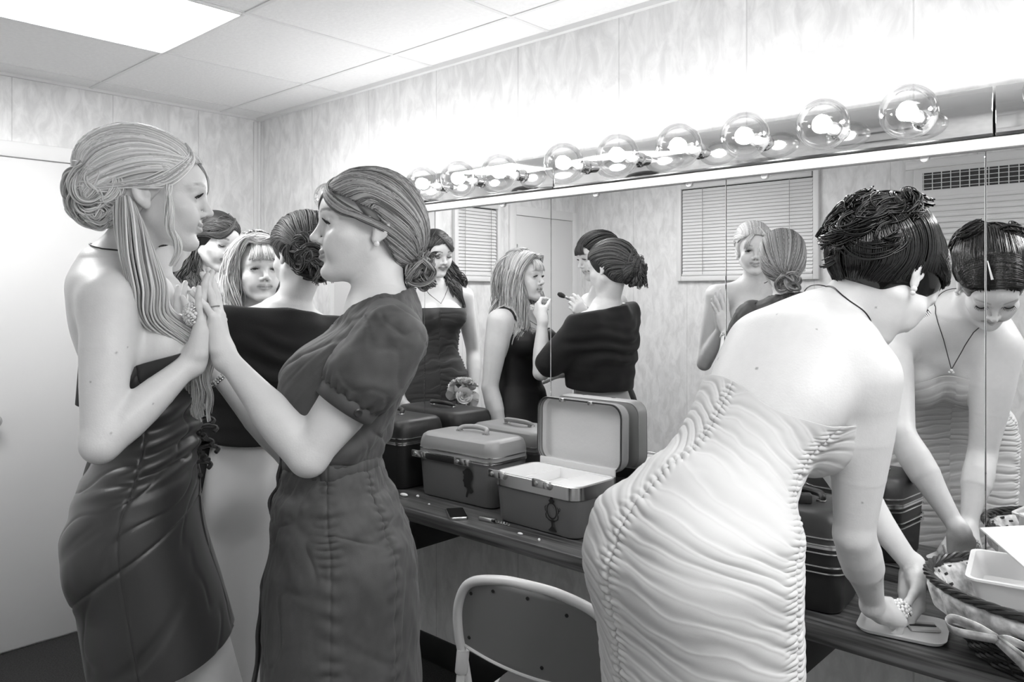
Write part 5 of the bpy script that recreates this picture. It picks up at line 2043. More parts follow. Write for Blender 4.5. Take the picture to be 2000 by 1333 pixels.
for sx in (-1, 1):
    # wide straps following the shoulder
    pts = [T5(0.395, sx * 0.105, 0.125), T5(0.45, sx * 0.108, 0.085), T5(0.50, sx * 0.108, 0.035), T5(0.515, sx * 0.108, -0.02), T5(0.48, sx * 0.106, -0.085), T5(0.42, sx * 0.10, -0.105), T5(0.37, sx * 0.095, -0.11)]
    C = resample(pts, 24)
    # push outside the body
    for it in range(30):
        d = S.at(C) - 0.007
        eps = 1e-3
        gx = np.stack([S.at(C + eps * np.eye(3)[k]) - S.at(C - eps * np.eye(3)[k]) for k in range(3)], 1) / (2 * eps)
        C = C - gx * np.clip(d, -0.01, 0.01)[:, None] * 0.5
    T_ = np.gradient(C, axis=0)
    sv = np.cross(T_, gx)
    sv /= np.linalg.norm(sv, axis=1)[:, None]
    gn = gx / np.linalg.norm(gx, axis=1)[:, None]
    rows = np.stack([C - sv * 0.021, C - sv * 0.019 + gn * 0.003, C + sv * 0.019 + gn * 0.003, C + sv * 0.021, C + sv * 0.019 - gn * 0.006, C - sv * 0.019 - gn * 0.006], 1)
    mesh_obj('strap', rows.reshape(-1, 3), grid_faces(24, 6, True), bk, d5)


def long_hair(H, person, m, n, seed, drop, x_spread, wave, back=True, part=0.012, front=0.03, tone=(0, 1), face=0.079, body=None):
    """loose hair from a parting, falling past the shoulders on both sides"""
    cap = hair_cap(H, [((0, 0.058, 0.045), (0, 0.86, -0.5)), ((0, 0.025, -0.10), (0, 1, 0.0))], [((0, -0.05, -0.03), (0.080, 0.062, 0.085))])
    parts = [(cap[0], cap[1], 0.2)]
    for sx in (-1, 1):
        gd = []
        for k in np.linspace(0, 1, 7):
            y0 = 0.072 - 0.165 * k
            gd.append([(part, y0, 0.108 - 1.2 * (y0 + 0.01) ** 2 * 3), (part + sx * 0.045, y0 + 0.004, 0.098 - 0.02 * k), (sx * face, y0 * 0.8 - 0.012, 0.040),
                       (sx * (face + 0.010), y0 * 0.7 - 0.020, -0.040), (sx * (face + 0.006 + x_spread * 0.4), y0 * 0.6 - 0.015 + front * (1 - k), -0.13), (sx * (face - 0.005 + x_spread), y0 * 0.6 - 0.01 + front * 1.6 * (1 - k), -0.13 - drop * 0.6),
                       (sx * (face - 0.01 + x_spread * 1.1), y0 * 0.5 - 0.01 + front * 2 * (1 - k), -0.13 - drop)])
        parts.append(strands(H, gd, n, 0.0017, 0.007, (0.001, 0.012), wave=wave, seg=44, seed=seed + (sx > 0), tone=tone, surf=body, hug=False))
    if back:
        gd = []
        for x in np.linspace(-0.075, 0.075, 7):
            gd.append([(x * 0.6, -0.02, 0.118), (x, -0.09, 0.075), (x * 1.1, -0.118, 0.0), (x * 1.15, -0.115, -0.09), (x * 1.3, -0.125, -0.16), (x * 1.4, -0.125, -0.13 - drop)])
        parts.append(strands(H, gd, n, 0.0017, 0.007, (0.001, 0.012), wave=wave, seg=40, seed=seed + 5, tone=tone, surf=body, hug=False))
    return parts


SB5 = Sdf(S.ops)
SB5.ell(H5.p(HC), (HR + 0.002) * H5.s, H5.R, 0.01)
hb5 = hair_mat('golden_blonde_hair', 0.20, 0.72)
parts = long_hair(H5, black_w, hb5, 520, 81, 0.16, 0.012, (0.015, 2.1), body=SB5, front=0.012)
gd = []
for x in np.linspace(-0.045, 0.05, 5):
    gd.append([(x * 0.7, 0.050, 0.108), (x, 0.088, 0.085), (x * 1.15, 0.098, 0.055), (x * 1.25, 0.096, 0.030)])
parts.append(strands(H5, gd, 260, 0.0015, 0.003, (0.002, 0.009), seed=84, tone=(0.4, 1), surf=S))
gd = [[(x, 0.02, 0.122), (x, -0.02, 0.142 - 3 * x * x), (x, -0.07, 0.118)] for x in (-0.04, 0, 0.04)]
parts.append(strands(H5, gd, 160, 0.0018, 0.005, (0.004, 0.02), seed=86, surf=SB5))
hair_obj(black_w, parts, hb5)
pd = T5(0.405, 0.0, 0.155)
nk = [pd, T5(0.46, 0.045, 0.085), T5(0.505, 0.062, 0.01), T5(0.52, 0.045, -0.05), T5(0.525, 0, -0.065), T5(0.52, -0.045, -0.05), T5(0.505, -0.062, 0.01), T5(0.46, -0.045, 0.085), pd]
MB().tube(conform(S, resample(nk, 80), 0.001, 0.03), 0.0014, 6).build('necklace', mat('dark_chain', 0.08, 0.3, metal=1.0), black_w)
MB().sphere(pd, 0.006, sc=(1, 1, 1.3)).build('pendant', black, black_w)

# ================================================================ 6 dark-haired woman in the dark ruched strapless dress
f6 = nrm(np.array([0.90, 0.42, 0.0]))
r6 = np.cross(f6, UP)
p6 = np.array([0.717, -0.632, 1.02])
H6 = Frame(np.array([0.757, -0.612, 1.695]), *tilt(f6, UP, 15, -4, -13), 1.0)
S = Sdf()
T6 = add_torso(S, p6, UP, f6, None, 1.0, 1.0, 0.9)
S.cone(T6(0.51, 0, 0), H6.p((0, -0.032, -0.045)), 0.050, 0.045, 0.03)
Cl6 = S.copy()
for sx in (-1, 1):
    sh = T6(0.455, sx * 0.165, -0.005)
    S.cone(T6(0.49, 0, 0), sh, 0.046, 0.043, 0.05)
    el = sh + UP * -0.295 + r6 * sx * 0.06 - f6 * 0.02
    wr = el + UP * -0.215 + f6 * 0.11 - r6 * sx * 0.03
    add_arm(S, sh, el, wr)
    add_hand(S, wr, nrm(-UP * 0.9 + f6 * 0.35 - r6 * sx * 0.2), nrm(f6 * 0.5 + r6 * sx * 0.8), sx, curl=(12, 14, 18, 20), thumb=(30, 20), s=0.95)
    hip = p6 + r6 * sx * 0.085 - UP * 0.03
    add_leg(S, hip, hip - UP * 0.45 + f6 * 0.01, np.array([hip[0], hip[1], 0.135]), np.array([hip[0], hip[1], 0.022]) + f6 * 0.13)
add_head(S, H6, 0.15, 0.9)
dark_w = person_mesh(S, 0.0036, np.array([p6[0], p6[1], 0]), 'person with dark side-swept curls in a dark grey strapless ruched dress, looking down smiling', H6, 0.9, 0.9, smile=0.9)
add_eyes(H6, dark_w, (0, 0.8, -0.6), 0.0)
Cl = Cl6.copy()
Cl.gc(p6, UP, f6, [(-0.42, 0, 0.0, 0.175, 0.130, 0.140), (-0.2, 0, 0, 0.186, 0.130, 0.150), (0.0, 0, 0, 0.178, 0.115, 0.135), (0.12, 0, 0.004, 0.132, 0.092, 0.090)], 0.03)
spine = [p6 + UP * h for h in (-0.40, -0.2, 0.0, 0.2, 0.42)]
P = drape(Cl, spine, UP, f6, lambda a: 0.965 + 0.01 * math.cos(a), lambda a: 0.0, 0.008, 420, 300, wr=lambda th, v, P: ruche(th, v, P, 20, (1.4, 4.9), 0.006, 0.8, 131))
cloth_obj('dress', P, mat('dark_grey_crepe', 0.045, 0.7, spec=0.3, sheen=0.1), dark_w)
hd6 = hair_mat('brunette_hair', 0.010, 0.13)
cap = hair_cap(H6, [((0, 0.060, 0.045), (0, 0.86, -0.5)), ((0, 0.0, -0.070), (0, 0.45, -0.9))], [((0.02, -0.07, 0.0), (0.070, 0.062, 0.066))])
parts = [(cap[0], cap[1], 0.1)]
nape = V3(0.075, -0.070, -0.060)
gd = []
for a in np.linspace(-2.9, 2.9, 15):
    s0 = push_out(V3(0.078 * math.sin(a), 0.076 * math.cos(a), 0.070 - 0.08 * (abs(a) / 3.14))[None], np.array([0.01]))[0]
    m1 = push_out((s0 * 0.6 + nape * 0.4 + V3(0.0, -0.01, 0.035))[None], np.array([0.05]))[0]
    m2 = push_out((s0 * 0.2 + nape * 0.8 + V3(0.0, -0.01, 0.02))[None], np.array([0.05]))[0]
    gd.append([s0, m1, m2, nape])
parts.append(strands(H6, gd, 1000, 0.0015, 0.004, seed=91, tone=(0, 0.9), surf=cap[2]))
gs = [[(-0.025, 0.050, 0.108), (0.012, 0.090, 0.082 - 0.01 * k), (0.050, 0.082, 0.050 - 0.012 * k), (0.080, 0.030, 0.025), (0.085, -0.03, 0.0), tuple(nape)] for k in range(3)]
parts.append(strands(H6, gs, 300, 0.0015, 0.003, (0.002, 0.008), seed=92, tone=(0, 0.9), surf=cap[2]))
g = np.random.default_rng(93)
for i in range(96):
    o_ = V3(g.normal(0.008, 0.026), g.normal(0.012, 0.030), 0)
    L_ = g.uniform(0.12, 0.25)
    pth = [nape + o_ * 0.5 + V3(0, 0, 0.02), nape + o_ + V3(0.016, 0.006, -0.3 * L_), nape + o_ * 1.3 + V3(0.024, 0.028, -0.65 * L_), nape + o_ * 1.2 + V3(0.022, 0.050, -L_)]
    parts.append(curl_lock(H6.p(np.array(pth)), 14, [0.008, 0.014, 0.013, 0.007], g.uniform(1.2, 2.4), 0.0015, 50, seed=950 + i, tone=(0, 0.9)))
for i in range(44):
    o_ = V3(g.normal(0.0, 0.022), g.normal(0.035, 0.022), 0)
    L_ = g.uniform(0.16, 0.26)
    pth = [nape + o_ * 0.3 + V3(0, 0, 0.01), nape + o_ * 0.8 + V3(0.010, 0.006, -0.3 * L_), nape + o_ + V3(0.016, 0.020, -0.65 * L_), nape + o_ + V3(0.012, 0.040, -L_)]
    C_ = conform(S, resample(H6.p(np.array(pth)), 24), 0.010, 9.0)
    parts.append(curl_lock(C_, 14, [0.008, 0.013, 0.012, 0.007], g.uniform(1.2, 2.4), 0.0015, 50, seed=1200 + i, tone=(0, 0.9)))
hair_obj(dark_w, parts, hd6)
pd = T6(0.42, 0.0, 0.128)
nk = [pd, T6(0.47, 0.045, 0.07), T6(0.508, 0.058, 0.0), T6(0.522, 0.04, -0.05), T6(0.527, 0, -0.062), T6(0.522, -0.04, -0.05), T6(0.508, -0.058, 0.0), T6(0.47, -0.045, 0.07), pd]
MB().tube(conform(S, resample(nk, 80), 0.001, 0.03), 0.0013, 6).build('necklace', mat('dark_chain', 0.08, 0.3, metal=1.0), dark_w)

# ================================================================ 7 woman in black holding a make-up brush (seen in the mirror)
f7 = nrm(np.array([-0.45, 0.80, 0.0]))
r7 = np.cross(f7, UP)
p7 = np.array([1.415, -1.125, 0.985])
H7 = Frame(np.array([1.405, -1.095, 1.675]), *tilt(f7, UP, 14, 0, 0), 1.0)
S = Sdf()
T7 = add_torso(S, p7, UP, f7, None, 1.0, 1.0, 0.9)
S.cone(T7(0.51, 0, 0), H7.p((0, -0.032, -0.045)), 0.050, 0.045, 0.03)
Cl7 = S.copy()
shR7, shL7 = T7(0.455, 0.160, 0.0), T7(0.455, -0.160, 0.0)
elR7 = shR7 + nrm(np.array([-0.10, 0.16, -0.24])) * 0.285
wrR7 = elR7 + nrm(np.array([0.10, 0.10, 0.14])) * 0.225
elL7 = shL7 + UP * -0.29 - r7 * 0.05
wrL7 = elL7 + f7 * 0.20 + UP * 0.06 + r7 * 0.05
for q in (shR7, shL7):
    S.cone(T7(0.49, 0, 0), q, 0.046, 0.043, 0.05)
add_arm(S, shR7, elR7, wrR7)
add_arm(S, shL7, elL7, wrL7)
bd7 = nrm(np.array([-0.55, 0.15, 0.25]))
t7, PR7 = add_hand(S, wrR7, nrm(np.array([-0.15, 0.45, 0.5])), nrm(np.array([0.8, 0.5, -0.2])), 1, curl=((40, 40, 20), (50, 50, 25), (55, 55, 30), (60, 55, 30)), thumb=(24, 40), s=0.93)
add_hand(S, wrL7, nrm(wrL7 - elL7), nrm(UP - r7 * 0.3), -1, curl=(18, 20, 24, 28), thumb=(30, 20), s=0.93)
for sx in (-1, 1):
    hip = p7 + r7 * sx * 0.085 - UP * 0.03
    add_leg(S, hip, hip - UP * 0.43 + f7 * 0.01, np.array([hip[0], hip[1], 0.135]), np.array([hip[0], hip[1], 0.022]) + f7 * 0.13)
add_head(S, H7, 0.5, 0.2)
brush_w = person_mesh(S, 0.0040, np.array([p7[0], p7[1], 0]), 'person with black fringed hair holding a make-up brush, seen only in the mirror', H7, 0.8, 0.5)
add_eyes(H7, brush_w, (0, 1, -0.3), 0.5)
Cl = Cl7.copy()
Cl.gc(p7, UP, f7, [(-0.45, 0, 0.0, 0.160, 0.120, 0.140), (-0.2, 0, 0, 0.176, 0.122, 0.145), (0.0, 0, 0, 0.178, 0.115, 0.135), (0.12, 0, 0.004, 0.132, 0.092, 0.090)], 0.03)
spine = [p7 + UP * h for h in (-0.44, -0.2, 0.0, 0.2, 0.43)]
P = drape(Cl, spine, UP, f7, lambda a: 0.965 - 0.015 * math.cos(a), lambda a: 0.0, 0.008, 160, 240, wr=lambda th, v, P: 0.003 * fbm(th * 0.6, v * 3, 151))
d7 = cloth_obj('dress', P, bk, brush_w)
for sh, el in ((shR7, elR7), (shL7, elL7)):
    C = resample([sh + (el - sh) * q for q in (0.42, 0.7, 1.0)] + ([el + (wrR7 - el) * 0.15] if el is elR7 else []), 24)
    V_, F_ = tube_geo(C, np.linspace(0.060, 0.050, 24), 28)
    mesh_obj('sleeve', V_, F_, bk, d7)
hk = hair_mat('black_hair', 0.008, 0.07)
parts = swirl_updo(H7, brush_w, hk, (0.03, 0.015, 0.03), 600, 101, [((0, -0.05, 0.03), (0.080, 0.080, 0.080))], (0.0, -0.115, 0.0), [((0, 0.060, 0.045), (0, 0.86, -0.5)), ((0, -0.01, -0.074), (0, 0.35, -1.0))], nkn=14, tone=(0, 0.9))
gd = []
for x in np.linspace(-0.05, 0.05, 5):
    gd.append([(x * 0.7, 0.050, 0.108), (x, 0.088, 0.085), (x * 1.15, 0.097, 0.055), (x * 1.25, 0.094, 0.028)])
parts.append(strands(H7, gd, 260, 0.0015, 0.003, (0.002, 0.008), seed=104, tone=(0, 0.9), surf=S))
hair_obj(brush_w, parts, hk)
# her brush
b0 = PR7((0.02, 0.075, -0.035))
br = MB()
br.lathe([(0, -0.055), (0.004, -0.053), (0.0052, -0.02), (0.0045, 0.045), (0.006, 0.05), (0.006, 0.072)], b0, bd7, 14)
root = tag(br.build('makeup_brush', chrome), 'make-up brush with a dark tip in the hand of the black-haired woman', 'brush')
MB().lathe([(0.006, 0.070), (0.011, 0.085), (0.012, 0.098), (0.007, 0.110), (0, 0.113)], b0, bd7, 16).build('bristles', mat('dark_bristle', 0.02, 0.8), root)
# ------------------------------------------------------------------ things on the counter
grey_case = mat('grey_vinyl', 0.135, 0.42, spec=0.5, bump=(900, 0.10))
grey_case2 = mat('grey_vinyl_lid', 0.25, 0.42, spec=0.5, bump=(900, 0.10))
black_case = mat('black_vinyl', 0.014, 0.45, bump=(900, 0.10))
case_trim = mat('satin_aluminium', 0.70, 0.22, metal=1.0)
lining = mat('pale_quilted_lining', 0.60, 0.75, bump=(30, 0.25))
traywh = mat('white_plastic_tray', 0.78, 0.35)
decal = mat('black_decal', 0.010, 0.6)


def flat_decal(name, polys, org, ex, ez, parent, m, off):
    """flat shapes stuck on a face: polys of (x, z) points in the face's axes"""
    nn = nrm(np.cross(ex, ez))
    b = MB()
    for poly in polys:
        q = np.array([np.asarray(org) + ex * x + ez * z for x, z in poly])
        b.add(np.vstack([q + nn * off, q + nn * (off - 0.0008)]), [tuple(range(len(q))), tuple(range(len(q) - 1, -1, -1))] if False else [tuple(range(len(q)))])
    return b.build(name, m, parent, smooth=False)


def stroke(pts, w):
    """outline of a thick line"""
    P = np.asarray(pts, float)
    T = np.gradient(P, axis=0)
    T /= np.linalg.norm(T, axis=1)[:, None] + 1e-9
    N = np.stack([-T[:, 1], T[:, 0]], 1)
    w = np.broadcast_to(w, (len(P),))[:, None] / 2
    return [np.array([P[i] - N[i] * w[i], P[i + 1] - N[i + 1] * w[i + 1], P[i + 1] + N[i + 1] * w[i + 1], P[i] + N[i] * w[i]]) for i in range(len(P) - 1)]


def train_case(c, ang, w, d, hb, hl, body_m, lid_m, label, open_=0.0, stripes=False, handle=True, latch=True):
    """vanity case: c = middle of its base; hb height of the body, hl of the lid"""
    R = rotz(ang)
    c = np.asarray(c, float)
    root = empty('train_case', c, label, 'vanity case')

    def T(V):
        return np.asarray(V) @ R.T + c
    b = MB()
    if not open_:
        b.rr([(w - 0.05, d - 0.05, 0.025, 0.0), (w - 0.030, d - 0.030, 0.032, 0.004), (w - 0.022, d - 0.022, 0.036, 0.014), (w - 0.008, d - 0.008, 0.038, hb - 0.012), (w - 0.006, d - 0.006, 0.038, hb)], R, c)
        b.build('body', body_m, root)
    else:
        b.rr([(w - 0.05, d - 0.05, 0.025, 0.0), (w - 0.030, d - 0.030, 0.032, 0.004), (w - 0.022, d - 0.022, 0.036, 0.014), (w - 0.008, d - 0.008, 0.038, hb - 0.004), (w - 0.014, d - 0.014, 0.034, hb - 0.004), (w - 0.03, d - 0.03, 0.03, 0.03)], R, c, cap1=True)
        b.build('body', body_m, root)
    # metal band around the mouth of the body
    t = MB()
    bh = 0.040 if open_ else 0.006
    t.rr([(w - 0.006, d - 0.006, 0.038, hb - 0.002), (w + 0.002, d + 0.002, 0.042, hb), (w + 0.002, d + 0.002, 0.042, hb + bh - 0.002), (w - 0.004, d - 0.004, 0.040, hb + bh), (w - 0.014, d - 0.014, 0.036, hb + bh), (w - 0.014, d - 0.014, 0.036, hb - 0.006)], R, c, cap0=False, cap1=False)
    t.build('metal_band', case_trim, root)
    z0 = hb + bh
    if stripes:
        for q in (0.018, 0.032, 0.062, 0.076):
            k = MB()
            z = hb + hl - 0.055 - q
            k.rr([(w - 0.006, d - 0.006, 0.040, z), (w + 0.003, d + 0.003, 0.043, z + 0.001), (w + 0.003, d + 0.003, 0.043, z + 0.004), (w - 0.006, d - 0.006, 0.040, z + 0.005)], R, c, cap0=False, cap1=False)
            k.build('stripe', case_trim, root)
    if not open_:
        lid = MB()
        lid.rr([(w - 0.004, d - 0.004, 0.040, z0), (w - 0.002, d - 0.002, 0.042, z0 + hl * 0.40), (w - 0.006, d - 0.006, 0.042, z0 + hl * 0.62), (w - 0.018, d - 0.018, 0.040, z0 + hl * 0.86), (w - 0.040, d - 0.040, 0.034, z0 + hl * 0.97), (w - 0.075, d - 0.075, 0.028, z0 + hl)], R, c)
        lo = lid.build('lid', lid_m, root)
        t = MB()
        for z in (z0 + 0.0005, z0 + 0.016):
            t.rr([(w - 0.004, d - 0.004, 0.040, z), (w + 0.003, d + 0.003, 0.044, z + 0.001), (w + 0.003, d + 0.003, 0.044, z + 0.004), (w - 0.004, d - 0.004, 0.040, z + 0.005)], R, c, cap0=False, cap1=False)
        t.build('lid_band', case_trim, lo)
        if handle:
            h = MB()
            pts = [(-0.062, 0, z0 + hl - 0.002), (-0.066, 0.0, z0 + hl + 0.008), (-0.052, 0.016, z0 + hl + 0.016), (0, 0.024, z0 + hl + 0.019), (0.052, 0.016, z0 + hl + 0.016), (0.066, 0.0, z0 + hl + 0.008), (0.062, 0, z0 + hl - 0.002)]
            C = resample(pts, 40)
            rr = 0.0045 + 0.0045 * np.sin(np.linspace(0, np.pi, 40)) ** 0.5
            V, F = tube_geo(C, rr, 10)
            V[:, 1] += 0
            h.add(T(V), F)
            hd_ = h.build('handle', lid_m if not stripes else body_m, lo)
            k = MB()
            for sx in (-1, 1):
                k.box((sx * 0.063 - 0.011, -0.009, z0 + hl - 0.002), (sx * 0.063 + 0.011, 0.009, z0 + hl + 0.006), 0.002, R=R, c=c)
            k.build('handle_mount', case_trim, hd_)
    else:
        # divided tray set into the mouth
        zt = z0 - 0.004
        k = MB()
        k.rr([(w - 0.016, d - 0.016, 0.034, zt + 0.002), (w - 0.026, d - 0.026, 0.030, zt + 0.002), (w - 0.030, d - 0.030, 0.028, zt - 0.002), (w - 0.036, d - 0.036, 0.026, zt - 0.032)], R, c, cap0=False)
        for x in (-0.055, 0.062):
            k.box((x - 0.002, -d / 2 + 0.018, zt - 0.032), (x + 0.002, d / 2 - 0.018, zt - 0.001), 0.001, R=R, c=c)
        k.box((0.064, -d / 2 + 0.018, zt - 0.006), (w / 2 - 0.017, d / 2 - 0.018, zt - 0.001), 0.001, R=R, c=c)
        k.build('tray', traywh, root)
        # the lid stands open on its hinges at the back
        a = math.radians(open_)
        hy, hz = d / 2 + 0.004, z0 + 0.004
        Rx = np.array([[1, 0, 0], [0, math.cos(a), -math.sin(a)], [0, math.sin(a), math.cos(a)]])

        def TL(V):
            # lid coordinates: closed lid with its mouth at z 0, hinge edge at y = 0 (back), front at y = -d
            return T(np.asarray(V) @ np.linalg.inv(Rx).T + np.array([0, hy, hz]))
        lid = MB()
        lid.rr([(w, d, 0.042, 0.0, 0, -d / 2), (w, d, 0.042, hl * 0.5, 0, -d / 2), (w - 0.010, d - 0.010, 0.042, hl * 0.8, 0, -d / 2), (w - 0.04, d - 0.04, 0.036, hl, 0, -d / 2)], cap0=False)
        lid.rr([(w - 0.006, d - 0.006, 0.040, 0.0, 0, -d / 2), (w - 0.008, d - 0.008, 0.040, hl - 0.010, 0, -d / 2)], cap0=False)
        lid.rr([(w, d, 0.042, 0.0, 0, -d / 2), (w - 0.006, d - 0.006, 0.040, 0.0, 0, -d / 2)], cap0=False, cap1=False)
        lid.V = [TL(v) for v in lid.V]
        lo = lid.build('lid', lid_m, root)
        k = MB()
        k.rr([(w - 0.012, d - 0.012, 0.038, hl - 0.034, 0, -d / 2), (w - 0.020, d - 0.020, 0.036, hl - 0.020, 0, -d / 2), (w - 0.03, d - 0.03, 0.03, hl - 0.018, 0, -d / 2)], cap0=False)
        k.V = [TL(v) for v in k.V]
        k.build('lid_lining', lining, lo)
        k = MB()
        k.rr([(w - 0.010, d - 0.010, 0.040, -0.003, 0, -d / 2), (w - 0.002, d - 0.002, 0.042, -0.004, 0, -d / 2), (w - 0.002, d - 0.002, 0.042, 0.004, 0, -d / 2), (w - 0.010, d - 0.010, 0.040, 0.004, 0, -d / 2)], cap0=False, cap1=False)
        k.V = [TL(v) for v in k.V]
        k.build('lid_band', mat('dark_metal_edge', 0.12, 0.3, metal=1.0), lo)
        for x in (-0.07, 0.05):
            k = MB()
            k.box((x - 0.010, -d + 0.0, -0.004), (x + 0.010, -d + 0.012, 0.010), 0.002)
            k.V = [TL(v) for v in k.V]
            k.build('latch_catch', case_trim, lo)
        k = MB()
        k.box((-w / 2 + 0.02, d / 2 - 0.006, zt - 0.004), (w / 2 - 0.02, d / 2 + 0.002, z0 + 0.020), 0.002, R=R, c=c)
        k.build('hinge_strip', lining, root)
    if latch:
        zl = z0 - 0.004
        for x in ((-w / 2 + 0.028, w / 2 - 0.135) if not open_ else (-w / 2 + 0.030, w / 2 - 0.130)):
            k = MB()
            y = -d / 2 - 0.001
            k.box((x - 0.040, y - 0.006, zl - 0.016), (x + 0.034, y + 0.001, zl + 0.010), 0.003, R=R, c=c)
            k.box((x + 0.010, y - 0.010, zl - 0.013), (x + 0.034, y - 0.004, zl + 0.007), 0.002, R=R, c=c)
            q = MB()
            kb = k.build('latch', case_trim, root)
            q.lathe([(0.0062, 0), (0.0062, 0.003), (0.004, 0.004), (0, 0.004)], T(np.array([[x - 0.022, y - 0.006, zl - 0.003]]))[0], R @ np.array([0, -1.0, 0]), 14)
            q.build('lock', steel, kb)
        if not open_:
            k = MB()
            k.box((-w / 2 + 0.055, -d / 2 - 0.004, zl - 0.016), (w / 2 - 0.170, -d / 2, zl + 0.004), 0.001, R=R, c=c)
            k.build('latch_strip', black, root)
    return root, R, c, z0


cA = (1.745, -0.150, CT)
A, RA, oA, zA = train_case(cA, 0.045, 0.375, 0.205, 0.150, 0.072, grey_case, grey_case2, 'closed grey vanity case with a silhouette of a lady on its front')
# silhouette of a lady's head with a bun, facing left
head = np.array([(-18, 40), (-12, 47), (-4, 51), (6, 51), (15, 47), (21, 39), (23, 29), (21, 18), (16, 9), (13, 2), (12, -8), (15, -16), (20, -22), (23, -24), (20, -30), (12, -33), (4, -29), (-1, -38), (-6, -50), (-13, -49), (-11, -38), (-6, -27), (-5, -18), (-9, -14), (-15, -15), (-19, -13), (-19, -9), (-18, -6), (-20, -4), (-19, -1), (-22, 3), (-25, 5), (-23, 9), (-20, 15), (-21, 21), (-18, 27), (-22, 30), (-25, 36), (-22, 41)], float) / 1000
exA, ezA = RA @ np.array([1.0, 0, 0]), nrm(RA @ np.array([0, -0.05, 1.0]))
org = oA + RA @ np.array([0.072, -0.205 / 2 + 0.0055, 0.078])
head3 = [org + exA * x + UP * z + RA @ np.array([0, -1, 0]) * (0.0022 + 0.05 * z) for x, z in head]
b = MB()
b.add(np.array(head3), [tuple(range(len(head3)))])
b.build('silhouette_decal', decal, A, smooth=False)

cB = (2.172, -0.206, CT)
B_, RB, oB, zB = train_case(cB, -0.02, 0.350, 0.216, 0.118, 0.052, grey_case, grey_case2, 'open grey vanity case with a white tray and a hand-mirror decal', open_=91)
# outline of an ornate standing hand mirror
pol = []
ov = [(0.0185 * math.sin(a), 0.012 + 0.0235 * math.cos(a)) for a in np.linspace(0, 2 * np.pi, 37)]
pol += stroke(ov, 0.0042)
pol += stroke([(0.012 * math.sin(a) * 0.3 + 0.003, 0.022 + 0.004 * math.cos(a)) for a in np.linspace(0.3, 2.0, 6)], 0.001)
pol += [np.array([(-0.008, 0.036), (0.009, 0.036), (0.012, 0.043), (0.006, 0.047), (0.005, 0.060), (-0.004, 0.060), (-0.005, 0.047), (-0.012, 0.043)])]
for sx in (-1, 1):
    pol += stroke([(sx * x, z) for x, z in ((0.021, 0.026), (0.0265, 0.020), (0.0255, 0.010), (0.0215, 0.006), (0.024, -0.002), (0.0225, -0.010), (0.017, -0.014), (0.009, -0.0175), (0.0, -0.018))], np.array([0.0015, 0.004, 0.0035, 0.002, 0.004, 0.004, 0.003, 0.004, 0.005]))
pol += stroke([(0.026, 0.014), (0.031, 0.017), (0.0325, 0.022), (0.030, 0.026)], 0.0025)
pol += [np.array([(-0.009, -0.016), (0.009, -0.016), (0.004, -0.024), (0.0035, -0.034), (0.012, -0.044), (0.017, -0.047), (0.015, -0.050), (-0.014, -0.050), (-0.016, -0.047), (-0.010, -0.043), (-0.0035, -0.034), (-0.004, -0.024)])]
exB = RB @ np.array([1.0, 0, 0])
org = oB + RB @ np.array([0.078, -0.216 / 2 + 0.0055, 0.064])
b = MB()
for po in pol:
    b.add(np.array([org + exB * x + UP * z + RB @ np.array([0, -1, 0]) * (0.0022 + 0.055 * z) for x, z in po]), [tuple(range(len(po)))])
b.build('mirror_decal', decal, B_, smooth=False)

train_case((1.30, -0.165, CT), 0.03, 0.40, 0.230, 0.165, 0.085, black_case, black_case, 'black vanity case behind the woman in the shirt dress')
train_case((2.965, -0.262, CT), 0.10, 0.275, 0.205, 0.150, 0.075, black_case, mat('dark_grey_vinyl', 0.045, 0.35, bump=(900, 0.10)), 'dark vanity case with four metal stripes beside the bending woman', stripes=True, latch=False)
ST = CT + 0.150 + 0.006 + 0.075

# things lying on the striped case
b = MB()
b.box((-0.045, -0.014, 0), (0.035, 0.014, 0.022), 0.004, R=rotz(0.5), c=(2.985, -0.300, ST))
o = tag(b.build('compact_case', mat('dark_plastic', 0.03, 0.3)), 'small dark make-up box with a pale end on the striped case', 'make-up box')
MB().box((-0.062, -0.014, 0.0), (-0.045, 0.014, 0.024), 0.003, R=rotz(0.5), c=(2.985, -0.300, ST)).build('cap', mat('pale_cap', 0.6, 0.3), o)
b = MB()
b.box((-0.035, -0.028, 0), (0.035, 0.028, 0.004), 0.001, R=rotz(0.2), c=(2.885, -0.285, ST))
o = tag(b.build('jewellery_card', mat('white_card', 0.7, 0.6)), 'white card holding a sparkling brooch on the striped case', 'jewellery')
cluster('brooch', np.array([2.885, -0.285, ST + 0.004]), UP, 0.020, o, 0.004, 40, 9)

# phone, corkscrew and crumbs in front of the cases
b = MB()
ph = at(892, 1007, 2.57)
ph[2] = CT
Rp = rotz(-0.50)
b.rr([(0.058, 0.113, 0.009, 0.0), (0.0605, 0.1155, 0.010, 0.002), (0.0605, 0.1155, 0.010, 0.0075), (0.058, 0.113, 0.009, 0.0093)], rotz(0.95), ph)
o = tag(b.build('phone', steel), 'black touchscreen phone lying on the counter before the closed case', 'phone')
b = MB()
b.rr([(0.056, 0.111, 0.008, 0.0094), (0.056, 0.111, 0.008, 0.0100)], rotz(0.95), ph)
b.build('screen', mat('glossy_black_glass', 0.006, 0.05), o)
ck = at(952, 1024, 2.50)
ck[2] = CT
ex = nrm(at(1000, 1030, 2.44) * np.array([1, 1, 0]) - at(936, 1019, 2.52) * np.array([1, 1, 0]))
ey = np.cross(UP, ex)
b = MB()
Rk = np.stack([ex, ey, UP], 1)
b.box((-0.032, -0.008, 0.0), (0.032, 0.008, 0.013), 0.004, R=Rk, c=ck)
o = tag(b.build('pocket_corkscrew', steel), 'small metal pocket corkscrew lying beside the phone', 'corkscrew')
